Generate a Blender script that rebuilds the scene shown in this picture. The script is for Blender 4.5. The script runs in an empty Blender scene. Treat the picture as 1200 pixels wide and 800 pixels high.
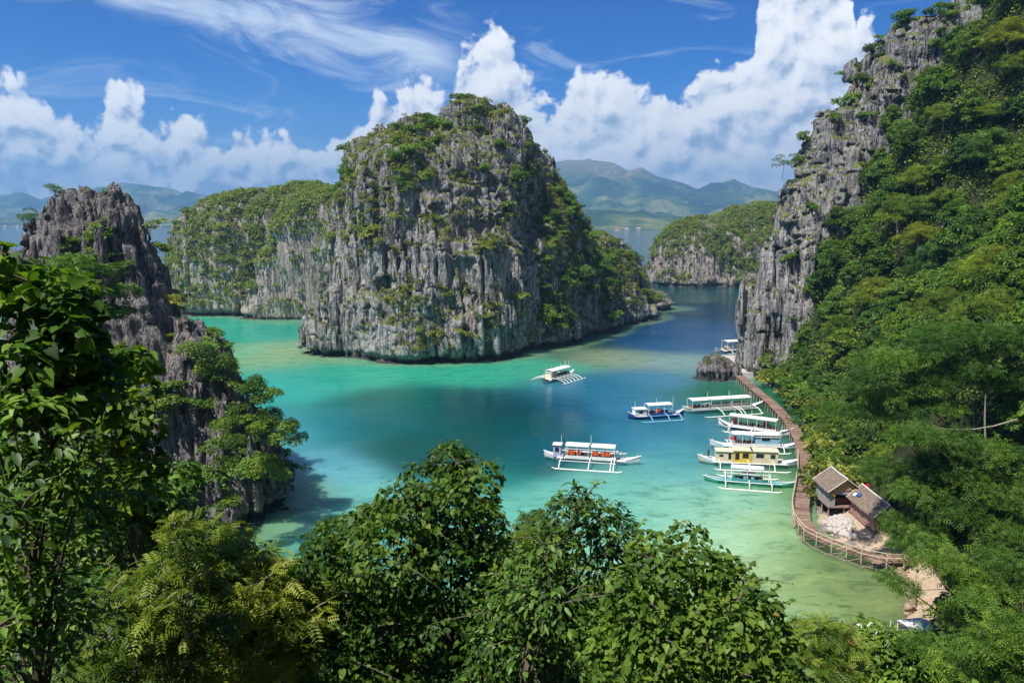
import bpy, bmesh, math, random
import numpy as np
from mathutils import Vector, Matrix
R = math.radians
PI = math.pi
scene = bpy.context.scene
col = scene.collection

# ------------------------------------------------------------------ camera
CAM_Z = 42.0
PITCH = 8.77
cam_data = bpy.data.cameras.new('camera')
cam_data.lens = 28.0
cam_data.sensor_width = 36.0
cam_data.clip_start = 0.3
cam_data.clip_end = 60000
cam = bpy.data.objects.new('camera', cam_data)
col.objects.link(cam)
cam.location = (0, 0, CAM_Z)
cam.rotation_euler = (R(90 - PITCH), 0, 0)
scene.camera = cam

# ------------------------------------------------------------------ sun, sky, exposure
SUN_EL = 60.0
SUN_DIR = Vector((-0.74, -0.67, 0))          # towards the sun, on the ground plan
SUN_DIR.normalize()
sd = Vector((SUN_DIR.x * math.cos(R(SUN_EL)), SUN_DIR.y * math.cos(R(SUN_EL)), math.sin(R(SUN_EL))))
sun_data = bpy.data.lights.new('sun', 'SUN')
sun_data.energy = 5.0
sun_data.angle = R(0.53)
sun_data.color = (1.0, 0.95, 0.86)
sun = bpy.data.objects.new('sun', sun_data)
col.objects.link(sun)
sun.rotation_euler = sd.to_track_quat('Z', 'Y').to_euler()
sun.location = sd * 300

vs = scene.view_settings
scene.display_settings.display_device = 'sRGB'
vs.view_transform = 'Standard'
vs.look = 'None'
vs.gamma = 1.0
vs.exposure = 0.70
vs.use_curve_mapping = False
cy = scene.cycles
cy.use_adaptive_sampling = True
cy.adaptive_threshold = 0.008
cy.adaptive_min_samples = 20
cy.use_denoising = True
try:
    cy.denoiser = 'OPENIMAGEDENOISE'
    cy.denoising_prefilter = 'ACCURATE'
except Exception:
    pass
cy.max_bounces = 6
cy.diffuse_bounces = 3
cy.glossy_bounces = 2
cy.transmission_bounces = 3
cy.transparent_max_bounces = 4
cy.volume_bounces = 0
cy.sample_clamp_indirect = 4
cy.caustics_reflective = False
cy.caustics_refractive = False
cy.time_limit = 1000


class NT:
    """small helper for writing node trees"""
    def __init__(self, tree):
        self.t = tree
        self.dim = '3D'
        self.n = tree.nodes
        self.l = tree.links

    def node(self, typ, **kw):
        nd = self.n.new(typ)
        for k, v in kw.items():
            setattr(nd, k, v)
        return nd

    def put(self, sock, v):
        if isinstance(v, bpy.types.NodeSocket):
            self.l.new(v, sock)
        elif v is not None:
            if isinstance(v, (tuple, list)) and len(v) == 3 and sock.type == 'RGBA':
                v = (*v, 1)
            sock.default_value = v

    def math(self, op, a, b=None, c=None, clamp=False):
        nd = self.node('ShaderNodeMath', operation=op, use_clamp=clamp)
        for i, v in enumerate((a, b, c)):
            if v is not None:
                self.put(nd.inputs[i], v)
        return nd.outputs[0]

    def vmath(self, op, a, b=None, scale=None):
        nd = self.node('ShaderNodeVectorMath', operation=op)
        self.put(nd.inputs[0], a)
        if b is not None:
            self.put(nd.inputs[1], b)
        if scale is not None:
            self.put(nd.inputs['Scale'], scale)
        return nd.outputs[0]

    def mix(self, f, a, b, blend='MIX'):
        nd = self.node('ShaderNodeMix', data_type='RGBA', blend_type=blend)
        self.put(nd.inputs[0], f)
        self.put(nd.inputs[6], a)
        self.put(nd.inputs[7], b)
        return nd.outputs[2]

    def noise(self, vec, scale, detail=4, rough=0.55, dist=0.0, lac=2.0):
        nd = self.node('ShaderNodeTexNoise', noise_dimensions=self.dim)
        self.put(nd.inputs['Vector'], vec)
        self.put(nd.inputs['Scale'], scale)
        nd.inputs['Detail'].default_value = detail
        nd.inputs['Roughness'].default_value = rough
        nd.inputs['Lacunarity'].default_value = lac
        nd.inputs['Distortion'].default_value = dist
        return nd.outputs[0]

    def step(self, v, lo, hi, a=0.0, b=1.0, interp='SMOOTHSTEP'):
        nd = self.node('ShaderNodeMapRange', interpolation_type=interp, clamp=True) if interp == 'LINEAR' else self.node('ShaderNodeMapRange', interpolation_type=interp)
        self.put(nd.inputs[0], v)
        self.put(nd.inputs[1], lo)
        self.put(nd.inputs[2], hi)
        self.put(nd.inputs[3], a)
        self.put(nd.inputs[4], b)
        return nd.outputs[0]

    def ramp(self, f, stops, interp='LINEAR'):
        nd = self.node('ShaderNodeValToRGB')
        cr = nd.color_ramp
        cr.interpolation = interp
        while len(cr.elements) > 1:
            cr.elements.remove(cr.elements[-1])
        cr.elements[0].position = stops[0][0]
        cr.elements[0].color = (*stops[0][1], 1)
        for p, c in stops[1:]:
            e = cr.elements.new(p)
            e.color = (*c, 1)
        self.put(nd.inputs[0], f)
        return nd.outputs[0]

    def curve(self, f, pts):
        nd = self.node('ShaderNodeFloatCurve')
        c = nd.mapping.curves[0]
        nd.mapping.use_clip = False
        c.points[0].location = pts[0]
        c.points[1].location = pts[-1]
        for p in pts[1:-1]:
            c.points.new(*p)
        for p in c.points:
            p.handle_type = 'AUTO_CLAMPED'
        nd.mapping.update()
        self.put(nd.inputs['Value'], f)
        return nd.outputs[0]

    def mapping(self, vec, scale=(1, 1, 1), rot=(0, 0, 0), loc=(0, 0, 0)):
        nd = self.node('ShaderNodeMapping')
        self.put(nd.inputs[0], vec)
        nd.inputs['Location'].default_value = loc
        nd.inputs['Rotation'].default_value = rot
        nd.inputs['Scale'].default_value = scale
        return nd.outputs[0]


FPX = 933.33
SP, CP = math.sin(R(PITCH)), math.cos(R(PITCH))


def az_el(px, py):
    """compass bearing and slope of the view line through a photo point (for the cloud outlines)"""
    u, v = (px - 600) / FPX, (400 - py) / FPX
    dy, dz = CP + v * SP, -SP + v * CP
    return math.atan2(u, dy), dz / math.hypot(u, dy)


world = bpy.data.worlds.new('World')
scene.world = world
world.use_nodes = True


def build_sky():
    g = NT(world.node_tree)
    g.n.clear()
    g.dim = '2D'
    out = g.node('ShaderNodeOutputWorld')
    bg = g.node('ShaderNodeBackground')
    bg.inputs['Strength'].default_value = 0.1
    g.l.new(bg.outputs[0], out.inputs[0])
    sky = g.node('ShaderNodeTexSky', sky_type='NISHITA')
    sky.sun_disc = False
    sky.sun_elevation = R(SUN_EL)
    sky.sun_rotation = math.atan2(sd.x, sd.y)
    sky.altitude = 0
    sky.air_density = 1.0
    sky.dust_density = 0.6
    sky.ozone_density = 3.0
    tc = g.node('ShaderNodeTexCoord')
    d = tc.outputs['Generated']
    sep = g.node('ShaderNodeSeparateXYZ')
    g.l.new(d, sep.inputs[0])
    x, y, z = sep.outputs
    az = g.math('ARCTAN2', x, y)
    rxy = g.math('SQRT', g.math('ADD', g.math('MULTIPLY', x, x), g.math('MULTIPLY', y, y)))
    e = g.math('DIVIDE', z, rxy)
    blue = g.mix(1.0, sky.outputs[0], g.mix(g.step(e, 0.10, 0.42), SKY_TINT, SKY_TOP), 'MULTIPLY')
    cyl = g.node('ShaderNodeCombineXYZ')       # unrolled sky: bearing, slope
    g.put(cyl.inputs[0], az)
    g.put(cyl.inputs[1], e)
    P = cyl.outputs[0]
    t = g.math('MULTIPLY_ADD', az, 1 / 1.3, 0.5)
    tops = [(-40, 100), (0, 106), (25, 108), (55, 135), (85, 142), (110, 146), (132, 108), (160, 112), (180, 146), (225, 132),
            (245, 146), (262, 170), (278, 128), (292, 132), (304, 178), (330, 168), (372, 178), (400, 158), (436, 134), (452, 122),
            (472, 104), (498, 100), (512, 112), (528, 108), (541, 66), (562, 62), (580, 46), (604, 58), (616, 92), (650, 104), (678, 84), (704, 80),
            (726, 92), (750, 112), (800, 118), (826, 92), (842, 70), (872, 62), (886, 30), (894, -30), (925, -60), (975, -55),
            (1000, -10), (1010, 24), (1000, 60), (1040, 70), (1100, 60), (1180, 90), (1240, 70)]
    pts = []
    for px, py in sorted(tops):
        a, el = az_el(px, py)
        pts.append((a / 1.3 + 0.5, el))
    prof = g.curve(t, pts)

    def density(vec, det):
        n1 = g.noise(vec, 13.0, det, 0.60, 0.3)
        vo = g.node('ShaderNodeTexVoronoi', feature='F1', voronoi_dimensions='2D')
        wv = g.node('ShaderNodeTexNoise', noise_dimensions='2D')
        g.put(wv.inputs['Vector'], vec)
        wv.inputs['Scale'].default_value = 45.0
        wv.inputs['Detail'].default_value = 2
        g.put(vo.inputs['Vector'], g.vmath('ADD', vec, g.vmath('SCALE', wv.outputs['Color'], scale=0.022)))
        vo.inputs['Scale'].default_value = 30.0
        vo.inputs['Detail'].default_value = 1.0
        vo.inputs['Roughness'].default_value = 0.5
        bil = g.math('SUBTRACT', 0.40, vo.outputs['Distance'])
        a = g.math('MULTIPLY', g.math('SUBTRACT', n1, 0.5), 0.15)
        return g.math('MULTIPLY_ADD', bil, 0.040, a)

    n0 = density(P, 6)
    n1 = density(g.vmath('ADD', P, (-0.007, 0.012, 0)), 4)
    core = g.math('SUBTRACT', prof, e)
    deep = g.step(core, 0.02, 0.10)
    body = g.math('ADD', core, g.math('MULTIPLY', n0, g.math('MULTIPLY_ADD', deep, -0.75, 1.0)))
    mask = g.step(g.math('ADD', body, 0.020), 0.0, 0.021)
    mask = g.math('MULTIPLY', mask, g.step(core, -0.034, -0.022))
    # gaps of blue in the lower left part of the sky and a thinner veil there
    hole_n = g.noise(g.mapping(P, (1, 2.6, 1)), 7.0, 4, 0.6)
    left = g.step(az, -0.02, -0.12)
    lowleft = g.math('MULTIPLY', left, g.step(core, 0.02, 0.05))
    hole = g.math('MULTIPLY', lowleft, g.step(hole_n, 0.52, 0.66))
    mask = g.math('MULTIPLY', mask, g.math('SUBTRACT', 1.0, g.math('MULTIPLY', hole, 0.45)))
    # light and shade of the billows
    rel = g.math('SUBTRACT', n0, n1)
    lit = g.math('MULTIPLY_ADD', rel, g.math('MULTIPLY_ADD', left, 10.0, 15.0), 0.76)
    depth = g.step(core, 0.0, 0.22)
    lit = g.math('SUBTRACT', lit, g.math('MULTIPLY', depth, 0.08))
    bands = g.noise(g.mapping(P, (1, 3.4, 1), loc=(3.1, 0.4, 0)), 7.0, 4, 0.6)
    bandmask = g.math('MULTIPLY', g.step(core, 0.015, 0.07), g.step(bands, 0.42, 0.62))
    bl = g.math('MULTIPLY', bandmask, g.math('MULTIPLY_ADD', left, 0.26, 0.24))
    lit = g.math('SUBTRACT', lit, bl, clamp=True)
    ccol = g.ramp(lit, [(0.0, CLOUD_D), (0.35, CLOUD_M), (0.7, CLOUD_L), (1.0, CLOUD_W)])
    # thin high streak over the left half
    a0, e0 = az_el(60, -30)
    a1, e1 = az_el(480, 58)
    ang = math.atan2(e1 - e0, a1 - a0)
    loc = g.vmath('SUBTRACT', P, (a0, e0, 0))
    q = g.node('ShaderNodeVectorRotate', rotation_type='Z_AXIS')
    g.put(q.inputs['Vector'], loc)
    q.inputs['Angle'].default_value = -ang
    qs = g.node('ShaderNodeSeparateXYZ')
    g.l.new(q.outputs[0], qs.inputs[0])
    sx, sy = qs.outputs[0], qs.outputs[1]
    cn = g.noise(g.mapping(q.outputs[0], (1, 3.2, 1)), 9.0, 5, 0.62, 0.6)
    cn2 = g.noise(g.mapping(q.outputs[0], (0.8, 2.2, 1), loc=(5, 2, 0)), 4.0, 4, 0.6, 0.3)
    wid = g.math('MULTIPLY_ADD', sx, 0.10, 0.018)
    off = g.math('ABSOLUTE', g.math('ADD', sy, g.math('MULTIPLY', g.math('SUBTRACT', cn2, 0.5), 0.06)))
    ci = g.math('SUBTRACT', 1.0, g.math('DIVIDE', off, g.math('MAXIMUM', wid, 0.004)))
    ci = g.math('ADD', ci, g.math('MULTIPLY', g.math('SUBTRACT', cn, 0.5), 2.0))
    ci = g.step(ci, 0.0, 1.3)
    ends = g.math('MULTIPLY', g.step(sx, 0.0, 0.06), g.step(sx, 0.47, 0.40))
    ci = g.math('MULTIPLY', g.math('MULTIPLY', ci, ends), 0.85)
    # faint veil elsewhere in the upper sky
    veil = g.noise(g.mapping(P, (1, 3.5, 1), rot=(0, 0, -0.25), loc=(1.7, 0.3, 0)), 5.0, 4, 0.62, 0.8)
    veil = g.math('MULTIPLY', g.step(veil, 0.56, 0.80), 0.35)
    ci = g.math('MAXIMUM', ci, veil)
    hz = g.step(e, 0.20, -0.02)
    base = g.mix(g.math('MULTIPLY', hz, 0.55), blue, HORIZON)
    c1 = g.mix(ci, base, CIRRUS)
    c2 = g.mix(mask, c1, ccol)
    g.l.new(c2, bg.inputs[0])
    world.cycles.sampling_method = 'MANUAL'
    world.cycles.sample_map_resolution = 1024


SKY_TINT = (0.01, 0.295, 0.74)
SKY_TOP = (0.0, 0.15, 0.50)
HORIZON = (1.9, 3.6, 6.0)
CIRRUS = (5.2, 5.9, 6.8)
CLOUD_D = (2.6, 3.2, 4.3)
CLOUD_M = (4.7, 5.2, 6.0)
CLOUD_L = (6.6, 6.7, 6.9)
CLOUD_W = (7.4, 7.4, 7.3)
build_sky()
VOX = 0.78

# ------------------------------------------------------------------ shared helpers
rng = np.random.default_rng(11)
_T = np.random.default_rng(5).random((64, 64, 64)).astype(np.float32)


def vn(x, y, z, o=0):
    """smooth value noise 0..1 on arrays"""
    x = np.asarray(x, np.float32) + (17.3 * o + 640.0)
    y = np.asarray(y, np.float32) + (9.1 * o + 640.0)
    z = np.asarray(z, np.float32) + (5.7 * o + 640.0)
    xi = np.floor(x).astype(np.int32)
    yi = np.floor(y).astype(np.int32)
    zi = np.floor(z).astype(np.int32)
    fx, fy, fz = x - xi, y - yi, z - zi
    fx = fx * fx * (3 - 2 * fx)
    fy = fy * fy * (3 - 2 * fy)
    fz = fz * fz * (3 - 2 * fz)
    x0, y0, z0 = xi & 63, yi & 63, zi & 63
    x1, y1, z1 = (xi + 1) & 63, (yi + 1) & 63, (zi + 1) & 63
    c00 = _T[x0, y0, z0] * (1 - fx) + _T[x1, y0, z0] * fx
    c10 = _T[x0, y1, z0] * (1 - fx) + _T[x1, y1, z0] * fx
    c01 = _T[x0, y0, z1] * (1 - fx) + _T[x1, y0, z1] * fx
    c11 = _T[x0, y1, z1] * (1 - fx) + _T[x1, y1, z1] * fx
    c0 = c00 * (1 - fy) + c10 * fy
    c1 = c01 * (1 - fy) + c11 * fy
    return c0 * (1 - fz) + c1 * fz


def fbm(x, y, z, o=0, n=4, g=0.5):
    s, a, f, t = 0, 1.0, 1.0, 0
    for i in range(n):
        s = s + a * vn(x * f, y * f, z * f, o + i * 3)
        t += a
        a *= g
        f *= 2.03
    return s / t


def sm(v, a, b):
    t = np.clip((v - a) / (b - a), 0, 1)
    return t * t * (3 - 2 * t)


def at(px, py, z=0.0):
    """world point at height z on the view line of a photo point (used once to measure the place)"""
    u, v = (px - 600) / FPX, (400 - py) / FPX
    dy, dz = CP + v * SP, -SP + v * CP
    t = (z - CAM_Z) / dz
    return Vector((u * t, dy * t, z))


def at_dist(px, py, dist):
    """world point at a ground distance from the viewpoint"""
    u, v = (px - 600) / FPX, (400 - py) / FPX
    dy, dz = CP + v * SP, -SP + v * CP
    t = dist / dy
    return Vector((u * t, dist, CAM_Z + dz * t))


def project(p):
    """arrays (N,3) -> photo px, py, depth"""
    p = np.asarray(p, float)
    x, y, z = p[:, 0], p[:, 1], p[:, 2] - CAM_Z
    f = y * CP - z * SP
    uu = y * SP + z * CP
    f = np.where(f > 0.1, f, 0.1)
    return 600 + FPX * x / f, 400 - FPX * uu / f, f


def tag(o, label=None, cat=None, group=None, kind=None):
    if label:
        o['label'] = label
    if cat:
        o['category'] = cat
    if group:
        o['group'] = group
    if kind:
        o['kind'] = kind
    return o


def empty(name, loc=(0, 0, 0), rz=0.0):
    o = bpy.data.objects.new(name, None)
    o.empty_display_size = 0.5
    o.location = loc
    o.rotation_euler = (0, 0, rz)
    col.objects.link(o)
    return o


def link(name, me, parent=None, loc=None):
    o = bpy.data.objects.new(name, me)
    col.objects.link(o)
    if parent is not None:
        o.parent = parent
    if loc is not None:
        o.location = loc
    return o


def np_mesh(name, V, F, mats=(), smooth=True, attrs=None, mat_idx=None):
    """mesh from arrays; F is (M,3) or (M,4) or a list of such arrays"""
    V = np.asarray(V, np.float32)
    Fs = F if isinstance(F, list) else [F]
    Fs = [np.asarray(f, np.int32) for f in Fs if len(f)]
    me = bpy.data.meshes.new(name)
    me.vertices.add(len(V))
    me.vertices.foreach_set('co', V.ravel())
    loops = np.concatenate([f.ravel() for f in Fs])
    tot = np.concatenate([np.full(len(f), f.shape[1], np.int32) for f in Fs])
    start = np.concatenate([[0], np.cumsum(tot)[:-1]]).astype(np.int32)
    me.loops.add(len(loops))
    me.loops.foreach_set('vertex_index', loops)
    me.polygons.add(len(tot))
    me.polygons.foreach_set('loop_start', start)
    me.polygons.foreach_set('loop_total', tot)
    if smooth:
        me.polygons.foreach_set('use_smooth', np.ones(len(tot), bool))
    for m in mats:
        me.materials.append(m)
    if mat_idx is not None:
        me.polygons.foreach_set('material_index', np.asarray(mat_idx, np.int32))
    if attrs:
        for k, a in attrs.items():
            a = np.asarray(a, np.float32)
            if a.ndim == 1:
                at_ = me.attributes.new(k, 'FLOAT', 'POINT')
                at_.data.foreach_set('value', a)
            else:
                at_ = me.attributes.new(k, 'FLOAT_COLOR', 'POINT')
                if a.shape[1] == 3:
                    a = np.concatenate([a, np.ones((len(a), 1), np.float32)], 1)
                at_.data.foreach_set('color', a.ravel())
    me.update(calc_edges=True)
    return me


def new_mat(name):
    m = bpy.data.materials.new(name)
    m.use_nodes = True
    g = NT(m.node_tree)
    g.n.clear()
    g.out = g.node('ShaderNodeOutputMaterial')
    return m, g


def principled(g, base, rough=0.6, spec=0.3, metal=0.0, normal=None, ior=None):
    p = g.node('ShaderNodeBsdfPrincipled')
    g.put(p.inputs['Base Color'], base)
    g.put(p.inputs['Roughness'], rough)
    p.inputs['Specular IOR Level'].default_value = spec
    p.inputs['Metallic'].default_value = metal
    if ior:
        p.inputs['IOR'].default_value = ior
    if normal is not None:
        g.put(p.inputs['Normal'], normal)
    return p


def bump(g, h, strength=0.5, dist=0.1, normal=None):
    b = g.node('ShaderNodeBump')
    g.put(b.inputs['Height'], h)
    b.inputs['Strength'].default_value = strength
    b.inputs['Distance'].default_value = dist
    if normal is not None:
        g.put(b.inputs['Normal'], normal)
    return b.outputs[0]


def srgb(r, g, b):
    f = lambda c: (c / 255 / 12.92) if c / 255 <= 0.04045 else ((c / 255 + 0.055) / 1.055) ** 2.4
    return (f(r), f(g), f(b))


def plain_mat(name, c, rough=0.55, spec=0.35, var=0.25, scale=3.0, grime=0.0, metal=0.0):
    """painted / wooden / cloth surface with a little wear of its own"""
    m, g = new_mat(name)
    tc = g.node('ShaderNodeTexCoord').outputs['Object']
    n = g.noise(tc, scale, 5, 0.6)
    a = tuple(x * (1 - var) for x in c)
    b = tuple(min(1, x * (1 + var * 0.6)) for x in c)
    colr = g.ramp(n, [(0.3, a), (0.7, b)])
    if grime:
        n2 = g.noise(g.mapping(tc, (1, 1, 0.35)), scale * 0.7, 6, 0.65, 0.4)
        colr = g.mix(g.math('MULTIPLY', g.step(n2, 0.52, 0.7), grime), colr, (0.10, 0.085, 0.065))
    oi = g.node('ShaderNodeObjectInfo').outputs['Random']
    p = principled(g, colr, rough, spec, metal, bump(g, n, 0.15, 0.02))
    g.l.new(p.outputs[0], g.out.inputs[0])
    return m


# ------------------------------------------------------------------ rock
def rock_material(name, light, dark, moss, moss_amt, sc=1.0, stain=0.75):
    m, g = new_mat(name)
    geo = g.node('ShaderNodeNewGeometry')
    P = geo.outputs['Position']
    N = g.node('ShaderNodeSeparateXYZ')
    g.l.new(geo.outputs['Normal'], N.inputs[0])
    nz = N.outputs[2]
    big = g.noise(P, 0.045 * sc, 4, 0.6)
    streak = g.noise(g.mapping(P, (0.9 * sc, 0.9 * sc, 0.10 * sc)), 1.0, 7, 0.68, 0.4)
    fine = g.noise(P, 1.6 * sc, 6, 0.7)
    flutes = g.noise(g.mapping(P, (1.5 * sc, 1.5 * sc, 0.16 * sc)), 1.0, 5, 0.62, 0.3)
    vor = g.node('ShaderNodeTexVoronoi', feature='DISTANCE_TO_EDGE')
    g.put(vor.inputs['Vector'], g.mapping(g.vmath('ADD', P, g.vmath('SCALE', g.node_col(P, 0.5), scale=2.6)), (0.5 * sc, 0.5 * sc, 0.10 * sc)))
    vor.inputs['Scale'].default_value = 1.0
    crack = g.step(vor.outputs['Distance'], 0.0, 0.16)
    crack = g.math('MAXIMUM', crack, g.step(g.noise(P, 0.3 * sc, 4, 0.6), 0.48, 0.58))
    c = g.mix(g.step(big, 0.35, 0.65), tuple(x * 0.85 for x in light), light)
    tan = (light[0] * 1.05, light[1] * 0.93, light[2] * 0.80)
    c = g.mix(g.math('MULTIPLY', g.step(g.noise(P, 0.09 * sc, 5, 0.65), 0.5, 0.68), 0.6), c, tan)
    c = g.mix(g.math('MULTIPLY', g.step(streak, 0.46, 0.64), stain), c, dark)
    c = g.mix(g.math('MULTIPLY', g.step(fine, 0.52, 0.75), 0.5), c, dark)
    c = g.mix(g.math('MULTIPLY', g.step(g.noise(P, 2.9 * sc, 4, 0.6), 0.56, 0.72), 0.45), c, tuple(min(1, x * 1.35) for x in light))
    rib = g.noise(g.mapping(g.vmath('ADD', P, g.vmath('SCALE', g.node_col(P, 0.25 * sc), scale=1.2)), (0.62 * sc, 0.62 * sc, 0.045 * sc)), 1.0, 3, 0.6)
    rib = g.math('ABSOLUTE', g.math('SUBTRACT', rib, 0.5))
    slit = g.step(rib, 0.035, 0.0)
    slit = g.math('MULTIPLY', slit, g.step(g.noise(P, 0.12 * sc, 3, 0.6), 0.40, 0.55))
    c = g.mix(g.math('MULTIPLY', slit, 0.8), c, tuple(x * 0.45 for x in dark))  # paints in the shade of gaps too narrow for the mesh
    c = g.mix(g.math('MULTIPLY', g.math('SUBTRACT', 1.0, crack), 0.30), c, tuple(x * 0.4 for x in dark))
    # rusty and black seepage stains
    st = g.noise(g.mapping(P, (0.22 * sc, 0.22 * sc, 0.035 * sc), loc=(4, 9, 2)), 1.0, 6, 0.7, 0.3)
    c = g.mix(g.math('MULTIPLY', g.step(st, 0.56, 0.70), 0.55), c, g.mix(1.0, c, (0.95, 0.66, 0.42), 'MULTIPLY'))
    c = g.mix(g.math('MULTIPLY', g.step(st, 0.44, 0.32), 0.70), c, g.mix(1.0, c, (0.30, 0.30, 0.33), 'MULTIPLY'))
    hz = g.node('ShaderNodeSeparateXYZ')
    g.l.new(P, hz.inputs[0])
    high_dk = g.step(g.math('ADD', hz.outputs[2], g.math('MULTIPLY', g.math('SUBTRACT', big, 0.5), 60.0)), 26.0, 60.0)
    c = g.mix(g.math('MULTIPLY', high_dk, 0.55), c, g.mix(1.0, c, (0.55, 0.58, 0.62), 'MULTIPLY'))  # greyer and darker towards the top
    # dark wet band of algae just above the water line
    pz = g.node('ShaderNodeSeparateXYZ')
    g.l.new(P, pz.inputs[0])
    wet = g.step(g.math('ADD', pz.outputs[2], g.math('MULTIPLY', fine, 1.2)), 2.4, 1.3)
    c = g.mix(g.math('MULTIPLY', wet, 0.85), c, (0.028, 0.026, 0.022))
    # ferns, grass and moss on ledges
    mn = g.noise(P, 0.16 * sc, 6, 0.66)
    mk = g.math('ADD', g.math('MULTIPLY', nz, 0.55), mn)
    mk = g.math('MULTIPLY', g.step(mk, 0.84 - moss_amt, 1.0 - moss_amt), g.math('SUBTRACT', 1.0, wet))
    mcol = g.mix(g.step(g.noise(P, 0.7 * sc, 5, 0.7), 0.35, 0.65), tuple(x * 0.45 for x in moss), moss)
    c = g.mix(g.math('MULTIPLY', mk, 0.85), c, mcol)
    h = g.math('ADD', g.math('MULTIPLY', flutes, 1.0), g.math('MULTIPLY', fine, 0.5))
    h = g.math('ADD', h, g.math('MULTIPLY', crack, 0.25))
    h = g.math('SUBTRACT', h, g.math('MULTIPLY', slit, 0.8))
    p = principled(g, c, 0.9, 0.15, normal=bump(g, h, 0.95, 0.9 / sc))
    g.l.new(p.outputs[0], g.out.inputs[0])
    return m


def _node_col(self, vec, scale):
    nd = self.node('ShaderNodeTexNoise')
    self.put(nd.inputs['Vector'], vec)
    nd.inputs['Scale'].default_value = scale
    nd.inputs['Detail'].default_value = 3
    return self.vmath('SUBTRACT', nd.outputs['Color'], (0.5, 0.5, 0.5))


NT.node_col = _node_col


def lump_field(x, y, z, lumps):
    """distance-like field of overlapping karst towers: (cx, cy, a, b, rot, h, taper, n)"""
    best = None
    for (cx, cy_, a, b, rot, h, k, n) in lumps:
        c, s = math.cos(rot), math.sin(rot)
        dx, dy = x - cx, y - cy_
        u = (dx * c + dy * s) / a
        v = (-dx * s + dy * c) / b
        rho = np.sqrt(u * u + v * v)
        t = np.clip(z / h, -0.2, 1.6)
        tp = np.clip(t, 0, 1)
        s_ = (1 - k * tp) * np.sqrt(np.clip(1 - tp ** n, 0, 1)) - np.clip(t - 1, 0, 1) * 3
        f = (s_ - rho) * min(a, b)
        best = f if best is None else np.maximum(best, f)
    return best


def cells(x, y, w, o):
    """nearest and second nearest seed of an irregular cell pattern, and the id of the cell"""
    x, y = x / w + 300, y / w + 300
    xi, yi = np.floor(x).astype(np.int32), np.floor(y).astype(np.int32)
    F1 = np.full(x.shape, 9.0, np.float32)
    F2 = F1.copy()
    hid = np.zeros(x.shape, np.int32)
    for i in (-1, 0, 1):
        for j in (-1, 0, 1):
            a, b = (xi + i) & 63, (yi + j) & 63
            px = xi + i + .12 + .76 * _T[a, b, o & 63]
            py = yi + j + .12 + .76 * _T[a, b, (o + 7) & 63]
            d = np.sqrt((px - x) ** 2 + (py - y) ** 2)
            near = d < F1
            F2 = np.where(near, F1, np.minimum(F2, d))
            F1 = np.where(near, d, F1)
            hid = np.where(near, a * 64 + b, hid)
    return F1, F2, hid


def karst(lumps, box, h, o=0, warp=3.0, groove=1.6, fine=0.8, wl=3.6, lean=0.0, notch=2.6, ledge=0.7, caves=0.0):
    """limestone surface: towers cut by vertical solution flutes, ledges and a sea notch -> (V, F)"""
    (x0, x1), (y0, y1), (z0, z1) = box
    X = np.arange(x0, x1, h, dtype=np.float32)
    Y = np.arange(y0, y1, h, dtype=np.float32)
    Z = np.arange(z0, z1, h, dtype=np.float32)
    gx, gy, gz = X[:, None, None], Y[None, :, None], Z[None, None, :]
    F = np.broadcast_to(lump_field(gx, gy, gz, lumps), (len(X), len(Y), len(Z))).astype(np.float32).copy()
    band = np.abs(F) < (warp * 1.6 + groove + 4)
    ii, jj, kk = np.nonzero(band)
    x, y, z = X[ii], Y[jj], Z[kk]
    wx = (fbm(x / 13, y / 13, z / 22, o, 3) - 0.5) * 2
    wy = (fbm(x / 13, y / 13, z / 22, o + 20, 3) - 0.5) * 2
    xs, ys = x + warp * 1.5 * wx + lean * z, y + warp * 1.5 * wy
    f = lump_field(xs, ys, z, lumps)
    f = f + (fbm(x / 8, y / 8, z / 16, o + 40, 3) - 0.5) * warp * 1.3
    xw, yw = x + wx * 1.6 + .04 * z, y + wy * 1.6 - .03 * z
    # broad buttresses and recesses, and a few terraces at which the wall steps back
    f = f + (fbm(x / 21, y / 21, z / 45, o + 50, 2) - .5) * warp * 2.6
    f = f + (vn(x / 55, y / 55, (z + 6 * wx) / 7.5, o + 53) - .5) * warp * 1.1
    f = f - caves * sm(fbm(x / 10, y / 10, z / 8, o + 58, 2), .64, .76) * (1 - sm(z, 30, 50))      # shallow caves
    rough = sm(fbm(x / 16, y / 16, z / 16, o + 56, 2), .36, .60)          # where the rock is fluted, and where it is broken
    # upright pillars: irregular columns, each broken at its own heights and standing a little in or out
    for (w, amp, cut, lh, oo) in ((wl, groove * .66, groove, 19.0, 1), (wl * .46, fine * .66, fine, 12.0, 2)):
        F1, F2, hid = cells(xw, yw, w, o + oo)
        zz = z / lh + (hid & 255) / 31.0 + .25 * wx
        lid = np.floor(zz).astype(np.int32)
        v = _T[hid & 63, (hid >> 6) & 63, lid & 63]
        f = f + amp * (v - .5) * 2 * (.45 + .75 * rough)
        f = f - cut * (.3 + .8 * rough) * (1 - sm(F2 - F1, 0.0, .30))
        fr = zz - lid
        f = f - ledge * (1 - sm(np.minimum(fr, 1 - fr) * lh, 0.0, .55))
    f = f + (fbm(x / 1.7, y / 1.7, z / 4.0, o + 90, 2) - 0.5) * fine * 1.2
    f = f + (np.abs(2 * fbm(x / 4.5, y / 4.5, z / 4.0, o + 95, 3) - 1) - .25) * warp * 1.3 * (1 - rough)
    f = f - notch * sm(z, -0.2, 0.3) * (1 - sm(z, 1.2, 2.8))
    F[ii, jj, kk] = f
    F[:1] = F[-1:] = -1
    F[:, :1] = F[:, -1:] = -1
    F[:, :, -1:] = -1
    return surf_nets(F, (x0, y0, z0), h)


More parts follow.
